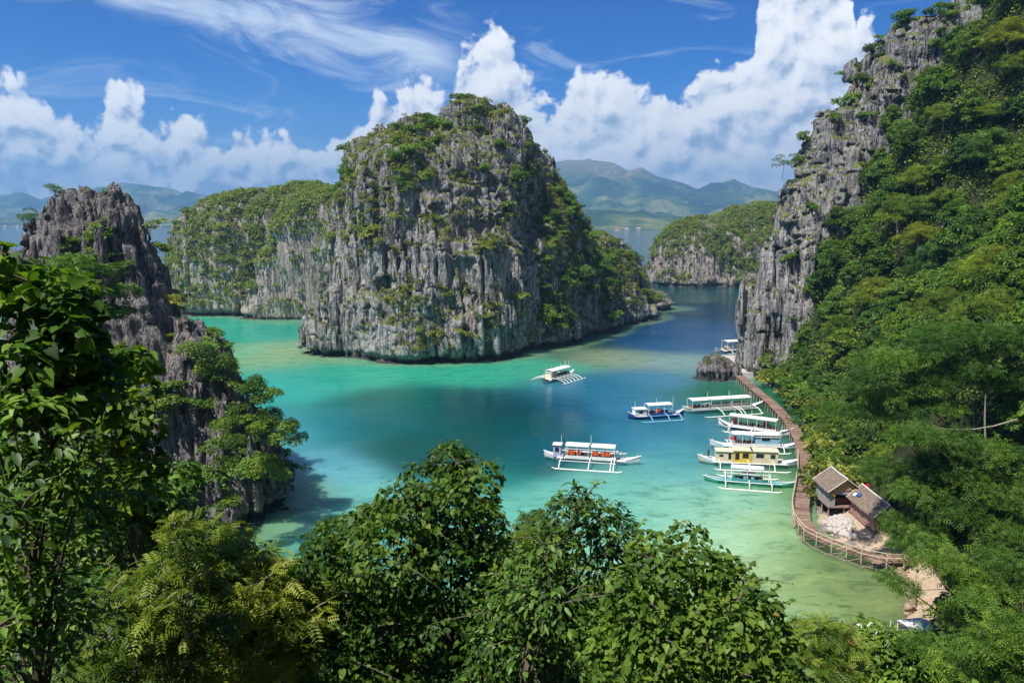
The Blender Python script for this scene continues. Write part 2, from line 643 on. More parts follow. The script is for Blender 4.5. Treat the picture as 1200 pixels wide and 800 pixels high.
def surf_nets(F, org, h):
    ins = F > 0
    a, b, c = F.shape
    cnt = np.zeros((a - 1, b - 1, c - 1), np.int8)
    for i in (0, 1):
        for j in (0, 1):
            for k in (0, 1):
                cnt += ins[i:a - 1 + i, j:b - 1 + j, k:c - 1 + k]
    act = (cnt > 0) & (cnt < 8)
    idx = np.full(act.shape, -1, np.int32)
    ci, cj, ck = np.nonzero(act)
    idx[ci, cj, ck] = np.arange(len(ci))
    acc = np.zeros((len(ci), 3), np.float32)
    num = np.zeros(len(ci), np.float32)
    corners = [(i, j, k) for i in (0, 1) for j in (0, 1) for k in (0, 1)]
    vals = {q: F[ci + q[0], cj + q[1], ck + q[2]] for q in corners}
    for q in corners:
        for ax in range(3):
            if q[ax] == 0:
                q2 = list(q)
                q2[ax] = 1
                q2 = tuple(q2)
                va, vb = vals[q], vals[q2]
                m = (va > 0) != (vb > 0)
                den = np.where(m, va - vb, 1)
                t = np.where(m, va / den, 0)
                p = np.array(q, np.float32)[None, :].repeat(len(ci), 0)
                p[:, ax] += t
                acc += p * m[:, None]
                num += m
    V = (np.stack([ci, cj, ck], 1) + acc / num[:, None]) * h + np.array(org, np.float32)
    Fs = []
    for ax in range(3):
        sl0 = [slice(1, -1)] * 3
        sl1 = [slice(1, -1)] * 3
        sl0[ax] = slice(0, -1)
        sl1[ax] = slice(1, None)
        A, B = ins[tuple(sl0)], ins[tuple(sl1)]
        m = A != B
        p = np.stack(np.nonzero(m), 1)
        up = A[m]
        for q in range(3):
            if q != ax:
                p[:, q] += 1
        o1, o2 = [q for q in range(3) if q != ax]
        quad = []
        for (s, t) in ((1, 1), (0, 1), (0, 0), (1, 0)):
            qd = p.copy()
            qd[:, o1] -= s
            qd[:, o2] -= t
            quad.append(idx[qd[:, 0], qd[:, 1], qd[:, 2]])
        Q = np.stack(quad, 1)
        flip = up if ax != 1 else ~up
        Q[~flip] = Q[~flip][:, ::-1]
        Fs.append(Q[(Q >= 0).all(1)])
    return drop_crumbs(V, np.concatenate(Fs))


def drop_crumbs(V, F):
    """keep only the main body of a surface, without loose floating bits"""
    lab = np.arange(len(V), dtype=np.int64)
    fv = F.ravel()
    order = np.argsort(fv, kind='stable')
    face = order // 4
    vs_, start = np.unique(fv[order], return_index=True)
    while True:
        m = lab[F].min(1)
        new = lab.copy()
        new[vs_] = np.minimum(new[vs_], np.minimum.reduceat(m[face], start))
        for _ in range(4):
            new = new[new]
        if (new == lab).all():
            break
        lab = new
    ids, cnt = np.unique(lab[F[:, 0]], return_counts=True)
    keep = np.isin(lab[F[:, 0]], ids[cnt > 0.03 * cnt.max()])
    F = F[keep]
    used, inv = np.unique(F, return_inverse=True)
    return V[used], inv.reshape(F.shape)


def vert_normals(V, F):
    n = np.zeros_like(V)
    fn = np.cross(V[F[:, 2]] - V[F[:, 0]], V[F[:, 3]] - V[F[:, 1]])
    for i in range(4):
        for a in range(3):
            n[:, a] += np.bincount(F[:, i], fn[:, a], len(V))
    return n / (np.linalg.norm(n, axis=1, keepdims=True) + 1e-9)

# ------------------------------------------------------------------ the lie of the land
SHORE = [(-400, 260), (-120, 170), (-78, 148), (-62, 128), (-48, 110), (-38, 98), (-18, 87), (5, 77), (25, 72), (36, 74), (43, 80),
         (45.5, 88), (45, 95), (43.6, 100), (43.2, 106), (45, 112), (49.5, 117), (51, 124), (54, 136),
         (59.5, 152), (63.5, 168), (66, 184), (66.5, 198), (67, 206),
         (74, 222), (90, 236), (140, 250), (420, 300), (420, -300), (-400, -300)]


def poly_sd(x, y, poly):
    x = np.asarray(x, np.float64)
    y = np.asarray(y, np.float64)
    d = np.full(x.shape, 1e9)
    inside = np.zeros(x.shape, bool)
    n = len(poly)
    for i in range(n):
        ax, ay = poly[i]
        bx, by = poly[(i + 1) % n]
        ex, ey = bx - ax, by - ay
        t = np.clip(((x - ax) * ex + (y - ay) * ey) / (ex * ex + ey * ey), 0, 1)
        d = np.minimum(d, np.hypot(x - ax - t * ex, y - ay - t * ey))
        if ay != by:
            c = ((ay > y) != (by > y)) & (x < (bx - ax) * (y - ay) / (by - ay) + ax)
            inside ^= c
    return np.where(inside, d, -d)


def ground(x, y):
    """height of the soil surface (arrays)"""
    x = np.asarray(x, np.float64)
    y = np.asarray(y, np.float64)
    d = poly_sd(x, y, SHORE)
    dp = np.clip(d, 0, None)
    cam_h = 0.53 * dp * (1 - 0.22 * np.sin(np.clip(dp / 75, 0, 1) * PI))
    right_h = (1.32 + .75 * sm(y, 160, 196)) * dp * sm(dp, -6, 14)
    w = sm(x, 34, 62)
    H = cam_h * (1 - w) + right_h * w
    H = H + 0.6 * np.clip(-26 - x, 0, 60) * (1 - sm(y, 4, 30))  # unseen rise on the left, added to shade the near trees
    H = np.where(H > 110, 110 + (H - 110) * 0.3, H)
    n = (fbm(x / 14, y / 14, x * 0 + 2, 7, 4) - 0.5) * 5
    H = H + n * sm(dp, 2, 20) * (1 - np.exp(-(x ** 2 + y ** 2) / 60.0))
    sea = np.clip(d * 0.22, -6, 0)
    beach = (1 - sm(d, 0, 7)) * (1 - sm(x, 52, 58))
    H = np.where(d > 0, H * (1 - 0.8 * beach) + 0.25, sea)
    return H


def ground1(x, y):
    return float(ground(np.array([x]), np.array([y]))[0])


# ------------------------------------------------------------------ limestone masses
MAIN = [(-26, 276, 41, 46, 0, 73, .24, 7), (-16, 276, 29, 30, 0, 82, .46, 4), (-31, 276, 24, 28, 0, 76.5, .36, 5), (-46, 276, 21, 28, 0, 69, .34, 5),
        (-4, 274, 16, 22, 0, 77, .30, 6),
        (-27, 259, 37, 31, .08, 41, .22, 6), (3, 288, 27, 36, 0, 67, .5, 4), (15, 306, 28, 42, -.3, 55, .56, 3), (38, 340, 24, 34, -.6, 36, .55, 3),
        (62, 371, 18, 12, .4, 10, .4, 3)]
BACK = [(-116, 374, 52, 32, .1, 56, .34, 5), (-140, 372, 26, 26, 0, 48, .45, 4), (-78, 352, 40, 34, 0, 55, .25, 5), (-95, 372, 40, 34, 0, 58, .3, 5)]
FAR = [(128, 522, 44, 32, .05, 43, .34, 5), (170, 536, 56, 40, .1, 52, .30, 4), (215, 545, 60, 45, 0, 62, .3, 4), (104, 516, 20, 22, 0, 36, .40, 4)]
CRAG = [(-64.5, 120, 12.5, 18, 0, 46.5, .50, 7), (-58, 119, 13, 15, 0, 46, .55, 6), (-54, 117, 11, 15, 0, 37, .50, 4),
        (-47, 115, 11, 15, 0, 29, .5, 3), (-41.5, 113.5, 9.5, 14, .3, 19, .5, 3), (-52, 106, 14, 11, .6, 22, .5, 3), (-66, 108, 12, 12, 0, 26, .5, 4)]
CLIFF = [(84, 217, 19, 14, .1, 59, .24, 7), (92, 221, 20, 15, .1, 75, .22, 7), (102, 224, 20, 16, .1, 86, .2, 7), (112, 228, 22, 18, .1, 96, .2, 7),
         (128, 232, 26, 20, 0, 104, .2, 6), (146, 236, 28, 22, 0, 112, .2, 6), (166, 238, 26, 22, 0, 120, .2, 6), (77, 208, 12, 9, .2, 30, .35, 4)]

M_rock = rock_material('limestone', (0.395, 0.380, 0.375), (0.080, 0.080, 0.085), (0.16, 0.19, 0.04), 0.12)
M_rock_green = rock_material('overgrown_limestone', (0.46, 0.40, 0.36), (0.12, 0.11, 0.11), (0.09, 0.125, 0.03), 0.16)
M_rock_crag = rock_material('dark_limestone', (0.27, 0.25, 0.255), (0.055, 0.054, 0.06), (0.07, 0.10, 0.025), 0.0, 1.5)

ROCKS = {}


def rock_obj(name, lumps, box, h, mat, **kw):
    V, F = karst(lumps, box, h, **kw)
    me = np_mesh(name, V, F, [mat])
    o = link(name, me)
    tag(o, kind='structure')
    ROCKS[name] = (V, vert_normals(V, F))
    return o


tag(rock_obj('island_hill', MAIN, ((-76, 86), (218, 392), (-2, 90)), VOX * 0.62, M_rock, o=1, caves=3.2, groove=2.3, fine=1.15, wl=4.2, ledge=1.1), 'tall grey limestone island hill in the middle of the bay')
tag(rock_obj('forested_island_hill', BACK, ((-176, -40), (332, 412), (-2, 64)), VOX * 1.1, M_rock_green, o=7), 'lower overgrown limestone hill behind the left bay')
tag(rock_obj('far_island_hill', FAR, ((80, 262), (480, 590), (-2, 70)), VOX * 1.4, M_rock_green, o=13), 'round green limestone hill across the channel')
tag(rock_obj('crag_hill', CRAG, ((-88, -30), (92, 142), (-2, 52)), VOX * 0.40, M_rock_crag, o=19, warp=1.9, groove=1.8, fine=.8, wl=2.4, ledge=.5),
    'dark pinnacled limestone crag rising on the left shore')
tag(rock_obj('cliff_hill', CLIFF, ((58, 190), (196, 262), (-2, 122)), VOX * 0.62, M_rock, o=23, warp=2.8, groove=2.3, fine=1.15, wl=4.0, ledge=1.2), 'tall limestone cliff closing the right side of the bay')

# ------------------------------------------------------------------ soil
M_soil, g = new_mat('leaf_litter')
P = g.node('ShaderNodeNewGeometry').outputs['Position']
pz = g.node('ShaderNodeSeparateXYZ')
g.l.new(P, pz.inputs[0])
n = g.noise(P, 0.6, 6, 0.65)
c = g.ramp(n, [(0.3, (0.012, 0.016, 0.007)), (0.55, (0.03, 0.035, 0.014)), (0.75, (0.06, 0.05, 0.03))])
sand = g.ramp(g.noise(P, 2.5, 5, 0.6), [(0.3, (0.30, 0.22, 0.15)), (0.7, (0.46, 0.36, 0.26))])
rockn = g.noise(P, 0.22, 5, 0.6)
c = g.mix(g.step(rockn, 0.62, 0.68), c, (0.14, 0.13, 0.125))
lowz = g.math('MULTIPLY', g.step(g.math('ADD', pz.outputs[2], g.math('MULTIPLY', n, 0.8)), 2.6, 1.9), g.step(pz.outputs[1], 112.0, 108.0))
c = g.mix(lowz, c, sand)
p_ = principled(g, c, 0.95, 0.1, normal=bump(g, n, 0.8, 0.3))
g.l.new(p_.outputs[0], g.out.inputs[0])

gx = np.arange(-150, 232, 1.6)
gy = np.arange(-90, 262, 1.6)
GX, GY = np.meshgrid(gx, gy, indexing='ij')
GZ = ground(GX.ravel(), GY.ravel())
V = np.stack([GX.ravel(), GY.ravel(), GZ], 1)
nx_, ny_ = len(gx), len(gy)
I = np.arange(nx_ * ny_).reshape(nx_, ny_)
F = np.stack([I[:-1, :-1].ravel(), I[1:, :-1].ravel(), I[1:, 1:].ravel(), I[:-1, 1:].ravel()], 1)
keep = (GZ[F] > -4).any(1)
tag(link('terrain', np_mesh('terrain', V, F[keep], [M_soil])), kind='structure')

# ------------------------------------------------------------------ water: one sheet to the horizon
WC = [  # photo measure point, water colour with some reflection in it (sRGB as seen in daylight), shallowness
    (290, 392, (48, 178, 152), .3), (255, 380, (60, 180, 150), .3), (330, 388, (36, 165, 145), .2), (325, 412, (140, 178, 130), .6), (290, 412, (120, 190, 150), .5),
    (400, 445, (40, 165, 145), .3), (330, 455, (45, 172, 160), .2), (430, 440, (56, 180, 145), .4), (560, 436, (56, 176, 142), .4), (640, 428, (70, 178, 145), .4),
    (460, 470, (10, 118, 108), 0), (540, 475, (2, 92, 96), 0), (400, 500, (35, 140, 150), 0), (340, 510, (75, 165, 175), .1), (480, 520, (0, 98, 94), 0),
    (560, 520, (0, 92, 90), 0), (620, 500, (0, 94, 98), 0), (430, 500, (8, 112, 116), 0), (580, 480, (0, 80, 90), 0), (520, 545, (0, 80, 92), 0), (640, 545, (8, 100, 112), 0), (600, 560, (30, 135, 130), .2), (680, 480, (12, 96, 130), 0), (660, 520, (12, 104, 124), 0),
    (700, 450, (50, 130, 165), 0), (760, 445, (70, 140, 170), .1), (690, 418, (150, 165, 130), .7), (740, 422, (140, 165, 140), .6), (800, 426, (135, 165, 160), .5), (840, 432, (90, 150, 140), .4),
    (680, 400, (30, 75, 75), .0), (660, 415, (80, 130, 110), .4), (740, 392, (18, 85, 135), 0), (790, 385, (18, 85, 140), 0), (720, 378, (14, 62, 70), 0), (830, 365, (8, 72, 100), 0), (820, 345, (10, 90, 95), .1),  # the dark green tones here paint in the island's reflection
    (880, 350, (12, 88, 90), .1), (850, 395, (60, 110, 150), 0), (780, 405, (40, 105, 155), 0),
    (720, 480, (60, 135, 170), 0), (740, 512, (55, 135, 165), 0), (790, 500, (45, 130, 155), 0), (830, 460, (38, 125, 95), .2), (870, 462, (45, 130, 95), .3), (900, 490, (55, 125, 90), .4),
    (840, 510, (50, 135, 150), .1), (800, 530, (75, 155, 160), .3), (760, 550, (95, 170, 165), .5), (700, 570, (105, 182, 168), .7), (640, 580, (110, 190, 172), .7),
    (780, 585, (128, 192, 168), 1), (850, 585, (138, 194, 162), 1), (740, 610, (115, 188, 165), .9), (850, 640, (172, 212, 170), .6), (910, 620, (150, 188, 138), .7), (920, 580, (110, 160, 110), .9),
    (800, 620, (150, 204, 172), .7), (900, 680, (165, 196, 142), .7), (960, 690, (134, 162, 104), 1), (1000, 700, (130, 154, 98), 1), (1050, 710, (122, 144, 90), 1), (940, 730, (140, 172, 118), .9), (980, 660, (112, 145, 86), .9),
    (960, 480, (60, 110, 75), .6), (380, 560, (105, 178, 190), .5), (420, 580, (112, 188, 180), .6), (350, 590, (100, 180, 180), .6), (310, 610, (60, 140, 108), .6), (290, 625, (62, 135, 100), .7), (335, 620, (95, 175, 160), .6),
    (380, 540, (90, 165, 185), .4), (560, 590, (110, 188, 170), .7), (480, 575, (85, 170, 165), .4), (930, 540, (75, 130, 95), .7)]
FARSEA = (24, 52, 74)


def graded(lo, hi, step, far):
    mid = np.arange(lo, hi + .01, step)
    k = [hi]
    s = step
    while k[-1] < far:
        s *= 1.5
        k.append(k[-1] + s)
    j = [lo]
    s = step
    while j[-1] > -far:
        s *= 1.5
        j.append(j[-1] - s)
    return np.concatenate([np.array(j[:0:-1]), mid, np.array(k[1:])])


wx = graded(-190, 250, 1.5, 40000)
wy = graded(40, 620, 1.5, 40000)
wx = np.unique(np.clip(wx, -14500, 14500))
wy = np.unique(np.clip(wy, -8000, 10500))
WX, WY = np.meshgrid(wx, wy, indexing='ij')
wxr, wyr = WX.ravel(), WY.ravel()
near = (np.abs(wxr) < 320) & (wyr > 20) & (wyr < 760)
pts_w = np.array([at(a, b)[:2] for a, b, _, _ in WC])
cols_w = np.array([srgb(*c) for _, _, c, _ in WC])
sh_w = np.array([s for *_, s in WC])
num = np.zeros((near.sum(), 3))
shn = np.zeros(near.sum())
den = np.zeros(near.sum())
xn, yn = wxr[near], wyr[near]
jit = 9 * (fbm(xn / 18, yn / 18, xn * 0, 3, 4) - .5)
jit2 = 9 * (fbm(xn / 18, yn / 18, xn * 0 + 9, 31, 4) - .5)
for q, cc, s in zip(pts_w, cols_w, sh_w):
    rad = 5 + 0.035 * q[1]
    w = 1 / (((xn + jit - q[0]) ** 2 + ((yn + jit2 - q[1]) * .8) ** 2) / rad ** 2 + .45) ** 2.3
    num += w[:, None] * cc
    shn += w * s
    den += w
cw = num / den[:, None]
shw = shn / den
cw = cw * (.48 + .22 * sm(cw[:, 1], .12, .42))[:, None]
# pale shelf round the foot of each rock, and the shore
edge = np.full(len(xn), 99.0)
for L_ in (MAIN, BACK, FAR, CRAG, CLIFF):
    edge = np.minimum(edge, -lump_field(xn, yn, np.zeros(len(xn)), L_))
shelf = (1 - sm(edge + jit * .5, 1.0, 7.0)) * (yn < 470) * .55
cw = cw * (1 - shelf[:, None]) + np.array(srgb(128, 172, 128)) * .72 * shelf[:, None]
shw = np.maximum(shw, shelf)
far_f = sm(np.hypot(xn, yn), 560, 700)
# the open sea beyond the islands, right and left
cw = cw * (1 - far_f[:, None]) + np.array(srgb(*FARSEA)) * far_f[:, None]
WCOL = np.tile(np.array(srgb(*FARSEA)), (len(wxr), 1))
WCOL[near] = cw
WSH = np.zeros(len(wxr))
WSH[near] = shw * (1 - far_f)
V = np.stack([wxr, wyr, np.zeros(len(wxr))], 1)
I = np.arange(len(wxr)).reshape(len(wx), len(wy))
F = np.stack([I[:-1, :-1].ravel(), I[1:, :-1].ravel(), I[1:, 1:].ravel(), I[:-1, 1:].ravel()], 1)
M_water, g = new_mat('sea_water')
a_c = g.node('ShaderNodeAttribute', attribute_name='body').outputs['Color']
a_s = g.node('ShaderNodeAttribute', attribute_name='shallow').outputs['Fac']
P = g.node('ShaderNodeNewGeometry').outputs['Position']
warp = g.vmath('ADD', P, g.vmath('SCALE', g.node_col(P, 0.2), scale=2.5))
reef = g.noise(g.mapping(warp, (0.16, 0.30, 0.1)), 1.0, 8, 0.72, 0.15)
reef2 = g.noise(g.mapping(warp, (0.42, 0.8, 0.3), loc=(7, 3, 0)), 1.0, 5, 0.65, 0.0)
spots = g.math('MULTIPLY', g.step(reef2, 0.56, 0.68), g.step(g.noise(P, 0.05, 3, 0.5), 0.42, 0.6))
dk = g.math('MULTIPLY', g.math('MAXIMUM', g.math('MULTIPLY', g.step(reef, 0.50, 0.62), 0.75), g.math('MULTIPLY', spots, 0.95)), a_s)
lt = g.math('MULTIPLY', g.math('MULTIPLY', g.step(reef, 0.46, 0.34), 0.45), a_s)
c = a_c
c = g.mix(dk, c, g.mix(1.0, c, (0.38, 0.50, 0.46), 'MULTIPLY'))
c = g.mix(lt, c, g.mix(1.0, c, (1.7, 1.45, 1.4), 'MULTIPLY'))
cd = g.node('ShaderNodeVectorMath', operation='LENGTH')
g.put(cd.inputs[0], P)
rip = g.noise(g.mapping(P, (0.9, 1.7, 1)), 0.9, 5, 0.6, 0.3)
rip2 = g.noise(g.mapping(P, (0.16, 0.30, 1)), 1.0, 3, 0.55, 0.5)
calm = g.step(g.noise(g.mapping(P, (0.012, 0.03, 1)), 1.0, 3, 0.5), 0.40, 0.60)
hh = g.math('ADD', g.math('MULTIPLY', rip, g.math('MULTIPLY_ADD', calm, 0.7, 0.3)), g.math('MULTIPLY', rip2, 0.8))
p_ = principled(g, c, 0.06, 0.36, ior=1.33, normal=bump(g, hh, 0.6, 0.4))
p_.inputs['Specular IOR Level'].default_value = 0.24
p_.subsurface_method = 'BURLEY'
p_.inputs['Subsurface Weight'].default_value = 0.5
p_.inputs['Subsurface Radius'].default_value = (0.6, 1.0, 1.0)
p_.inputs['Subsurface Scale'].default_value = 10.0
g.l.new(p_.outputs[0], g.out.inputs[0])
tag(link('water', np_mesh('water', V, F, [M_water], attrs={'body': WCOL, 'shallow': WSH})), kind='structure')

# ------------------------------------------------------------------ mountains across the sea
M_mount, g = new_mat('mountain_slope')
geo = g.node('ShaderNodeNewGeometry')
P = geo.outputs['Position']
pz = g.node('ShaderNodeSeparateXYZ')
g.l.new(P, pz.inputs[0])
n = g.noise(P, 0.0028, 7, 0.62)
n2 = g.noise(P, 0.012, 6, 0.65)
c = g.ramp(n, [(0.38, (0.015, 0.035, 0.012)), (0.50, (0.05, 0.10, 0.02)), (0.60, (0.20, 0.21, 0.07))])
c = g.mix(g.math('MULTIPLY', g.step(n2, 0.5, 0.7), 0.6), c, (0.02, 0.04, 0.012))
top = g.step(g.math('ADD', pz.outputs[2], g.math('MULTIPLY', n, 300)), 420, 640)
c = g.mix(g.math('MULTIPLY', top, 0.7), c, (0.22, 0.18, 0.10))
p_ = principled(g, c, 0.95, 0.05, normal=bump(g, n2, 0.9, 60))
g.l.new(p_.outputs[0], g.out.inputs[0])


def mountains(name, prof, dist, depth, px0, px1, foot, o, label, lowland=0.16):
    """ridge whose crest follows heights along a bearing; foothills run down to the shore towards us"""
    n_u, n_v = 520, 150
    us = np.linspace(px0, px1, n_u)
    vsn = np.linspace(0, 1, n_v)
    pr = np.array(prof, float)
    crest = np.interp(us, pr[:, 0], pr[:, 1])
    zc = np.array([at_dist(600, c, 1.0).z - CAM_Z for c in crest]) * dist + CAM_Z   # crest height
    az = np.array([az_el(u, 256)[0] for u in us])
    A, T = np.meshgrid(az, vsn, indexing='ij')
    Zc = np.repeat(zc[:, None], n_v, 1)
    shore = foot * (1 + 0.06 * (fbm(A * 14, A * 0, A * 0, o, 3) - .5))
    D = shore + (dist + depth - shore) * T
    X, Y = D * np.tan(A), D
    tt = (D - foot) / (dist - foot)
    rise = lowland * sm(tt, 0.0, 0.12) + (1 - lowland) * sm(tt, 0.30, 1.0) ** 1.25
    back = 1 - sm(D, dist * 1.0, dist + depth) * .8
    rid = np.abs(2 * fbm(X / 900, Y / 900, X * 0, o + 3, 5, .55) - 1)
    rid2 = fbm(X / 260, Y / 260, X * 0, o + 9, 4, .55) - .5
    rid3 = np.abs(2 * fbm(X / 330, Y / 330, X * 0, o + 13, 4, .55) - 1)
    k = np.exp(-((tt - 1) / .10) ** 2)           # keep the crest line itself
    mod = 1 - (0.85 * rid) * (1 - k * .85)
    Z = Zc * rise * back * mod + rid2 * 190 * sm(tt, 0.02, .3) * (1 - k * .82)
    Z = Z - 110 * rid3 * sm(tt, .1, .4) * (1 - k * .8)
    Z = np.where(T <= 0.0, -3, np.maximum(Z, 2 + 6 * rid2))
    V = np.stack([X.ravel(), Y.ravel(), Z.ravel()], 1)
    I = np.arange(n_u * n_v).reshape(n_u, n_v)
    F = np.stack([I[:-1, :-1].ravel(), I[1:, :-1].ravel(), I[1:, 1:].ravel(), I[:-1, 1:].ravel()], 1)
    return tag(link(name, np_mesh(name, V, F, [M_mount])), label, kind='structure')


mountains('mountains', [(480, 262), (560, 235), (610, 205), (640, 191), (690, 188), (715, 190), (735, 199), (750, 196), (770, 207), (800, 214), (815, 221), (838, 217), (858, 209), (880, 218), (905, 223), (960, 232), (1040, 228), (1150, 240)],
          6800, 2500, 430, 1180, 3000, 3, 'blue green mountain range across the sea behind the channel')
mountains('hills', [(-160, 215), (-90, 228), (0, 228), (28, 224), (50, 232), (85, 226), (112, 218), (145, 213), (175, 215), (205, 221), (235, 230), (280, 236), (340, 226), (380, 222), (420, 235), (470, 250)],
          7600, 2200, -220, 480, 3900, 51, 'long blue hills across the sea on the left horizon', .10)

# ------------------------------------------------------------------ air
M_haze, g = new_mat('sea_air')
pv = g.node('ShaderNodeVolumePrincipled')
pv.inputs['Color'].default_value = (0.27, 0.58, 1.0, 1)
pv.inputs['Density'].default_value = 1.6e-4
pv.inputs['Anisotropy'].default_value = 0.2
pv.inputs['Density Attribute'].default_value = ''
pv.inputs['Temperature Attribute'].default_value = ''
M_haze.cycles.homogeneous_volume = True
g.l.new(pv.outputs[0], g.out.inputs['Volume'])
bm = bmesh.new()
bmesh.ops.create_cube(bm, size=1.0)
for v in bm.verts:
    v.co = Vector((v.co.x * 30000, v.co.y * 19000 + 1200, -8 if v.co.z < 0 else 640))
me = bpy.data.meshes.new('haze')
bm.to_mesh(me)
bm.free()
me.materials.append(M_haze)
tag(link('haze', me), kind='stuff')

# ------------------------------------------------------------------ leaves, crowns and trunks
def leaf_mat(name, dark, mid, light, yellow=None, transl=0.35, gloss=0.30):
    m, g = new_mat(name)
    a = g.node('ShaderNodeAttribute', attribute_name='tint').outputs['Fac']
    oi = g.node('ShaderNodeObjectInfo').outputs['Random']
    P = g.node('ShaderNodeNewGeometry').outputs['Position']
    f = g.math('ADD', a, g.math('MULTIPLY', g.math('SUBTRACT', oi, 0.5), 0.35))
    stops = [(0.08, dark), (0.5, mid), (0.9, light)]
    c = g.ramp(f, stops)
    if yellow:
        c = g.mix(g.step(a, 0.985, 0.995), c, yellow)
    c2 = g.mix(1.0, c, (1.14, 0.97, 0.7), 'MULTIPLY')
    c = g.mix(g.step(g.math('FRACT', g.math('MULTIPLY', oi, 7.31)), 0.4, 1.0), c, c2)
    p = principled(g, c, 0.5, gloss)
    t = g.node('ShaderNodeBsdfTranslucent')
    g.put(t.inputs['Color'], g.mix(1.0, c, (1.5, 1.5, 0.5), 'MULTIPLY'))
    mx = g.node('ShaderNodeMixShader')
    mx.inputs[0].default_value = transl
    g.l.new(p.outputs[0], mx.inputs[1])
    g.l.new(t.outputs[0], mx.inputs[2])
    g.l.new(mx.outputs[0], g.out.inputs[0])
    return m


LM = {
    'forest': leaf_mat('forest_leaves', (0.026, 0.075, 0.010), (0.081, 0.176, 0.018), (0.195, 0.312, 0.034)),
    'lime': leaf_mat('lime_leaves', (0.04, 0.09, 0.008), (0.125, 0.195, 0.016), (0.26, 0.33, 0.04), (0.22, 0.13, 0.02)),
    'scrub': leaf_mat('scrub_leaves', (0.060, 0.108, 0.017), (0.162, 0.222, 0.036), (0.312, 0.348, 0.072)),
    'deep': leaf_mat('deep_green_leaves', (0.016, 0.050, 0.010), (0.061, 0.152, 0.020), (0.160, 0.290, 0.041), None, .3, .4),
    'vine': leaf_mat('vine_leaves', (0.014, 0.042, 0.007), (0.050, 0.115, 0.014), (0.150, 0.235, 0.030), (0.24, 0.19, 0.04), .36, .25),
    'jungle': leaf_mat('jungle_leaves', (0.022, 0.060, 0.010), (0.068, 0.150, 0.018), (0.175, 0.285, 0.032)),
    'broad': leaf_mat('broad_leaves', (0.013, 0.044, 0.006), (0.052, 0.125, 0.012), (0.150, 0.260, 0.026), (0.28, 0.15, 0.02), .4, .22),
}
M_bark, g = new_mat('bark')
tcb = g.node('ShaderNodeTexCoord').outputs['Object']
nb = g.noise(g.mapping(tcb, (6, 6, 1.2)), 1.0, 6, 0.65)
p_ = principled(g, g.ramp(nb, [(0.3, (0.045, 0.036, 0.028)), (0.7, (0.17, 0.145, 0.12))]), 0.9, 0.15, normal=bump(g, nb, 0.6, 0.05))
g.l.new(p_.outputs[0], g.out.inputs[0])
M_pale_bark = plain_mat('pale_bark', (0.30, 0.27, 0.23), 0.85, 0.15, 0.4, 5)

# leaf outlines: x along the leaf, y across, z up
LEAF = {
    'card': (np.array([(0, 0, 0), (.45, .30, .05), (1, 0, -.10), (.45, -.30, .05)]), [np.array([(0, 1, 2), (0, 2, 3)])]),
    'oval': (np.array([(0, 0, 0), (.25, .20, .05), (.62, .19, .03), (1, 0, -.16), (.62, -.19, .03), (.25, -.20, .05), (.45, 0, -.02)]),
             [np.array([(0, 1, 6), (0, 6, 5), (2, 3, 6), (6, 3, 4), (1, 2, 6), (6, 4, 5)])]),
    'heart': (np.array([(0, 0, -.02), (-.14, .22, .04), (.06, .42, .06), (.40, .40, .03), (.75, .20, -.06), (1.05, 0, -.20),
                        (.75, -.20, -.06), (.40, -.40, .03), (.06, -.42, .06), (-.14, -.22, .04), (.42, 0, -.05)]),
              [np.array([(0, 1, 2), (0, 2, 10), (2, 3, 10), (3, 4, 10), (4, 5, 10), (5, 6, 10), (6, 7, 10), (7, 8, 10), (8, 0, 10), (8, 9, 0)])]),
}


def _spray(n=5):
    V, F = [], []
    for i in range(n):
        t = (i + .6) / n
        L = .34 * (1 - .35 * abs(t - .45))
        for s in (1, -1):
            b = len(V)
            x = t * .9
            V += [(x, 0, -.18 * t * t), (x + L * .42, s * L * .45 - .05 * s, -.18 * t * t + .01), (x + L * .62, s * L, -.18 * t * t - .06), (x + L * .10, s * L * .60, -.18 * t * t)]
            F += [(b, b + 1, b + 2), (b, b + 2, b + 3)] if s < 0 else [(b, b + 2, b + 1), (b, b + 3, b + 2)]
    return np.array(V, float), [np.array(F)]


LEAF['spray'] = _spray()
LEAF['tuft'] = _spray(3)


def unit(v):
    return v / (np.linalg.norm(v, axis=-1, keepdims=True) + 1e-9)


def leaf_cloud(pos, nrm, tip, size, kind, rg, tint=None):
    """arrays for many separate leaves -> V, F(list), tint per vertex"""
    T, TF = LEAF[kind]
    n = len(pos)
    nrm = unit(nrm)
    tip = unit(tip - nrm * (tip * nrm).sum(1, keepdims=True))
    sidev = np.cross(nrm, tip)
    wid = rg.uniform(.8, 1.2, (n, 1, 1))
    V = (pos[:, None, :] + size[:, None, None] * (T[None, :, 0:1] * tip[:, None, :] + wid * T[None, :, 1:2] * sidev[:, None, :] + T[None, :, 2:3] * nrm[:, None, :]))
    k = len(T)
    Fs = [(np.arange(n)[:, None, None] * k + f[None]).reshape(-1, f.shape[1]) for f in TF]
    if tint is None:
        tint = rg.random(n)
    return V.reshape(-1, 3), Fs, np.repeat(tint, k)


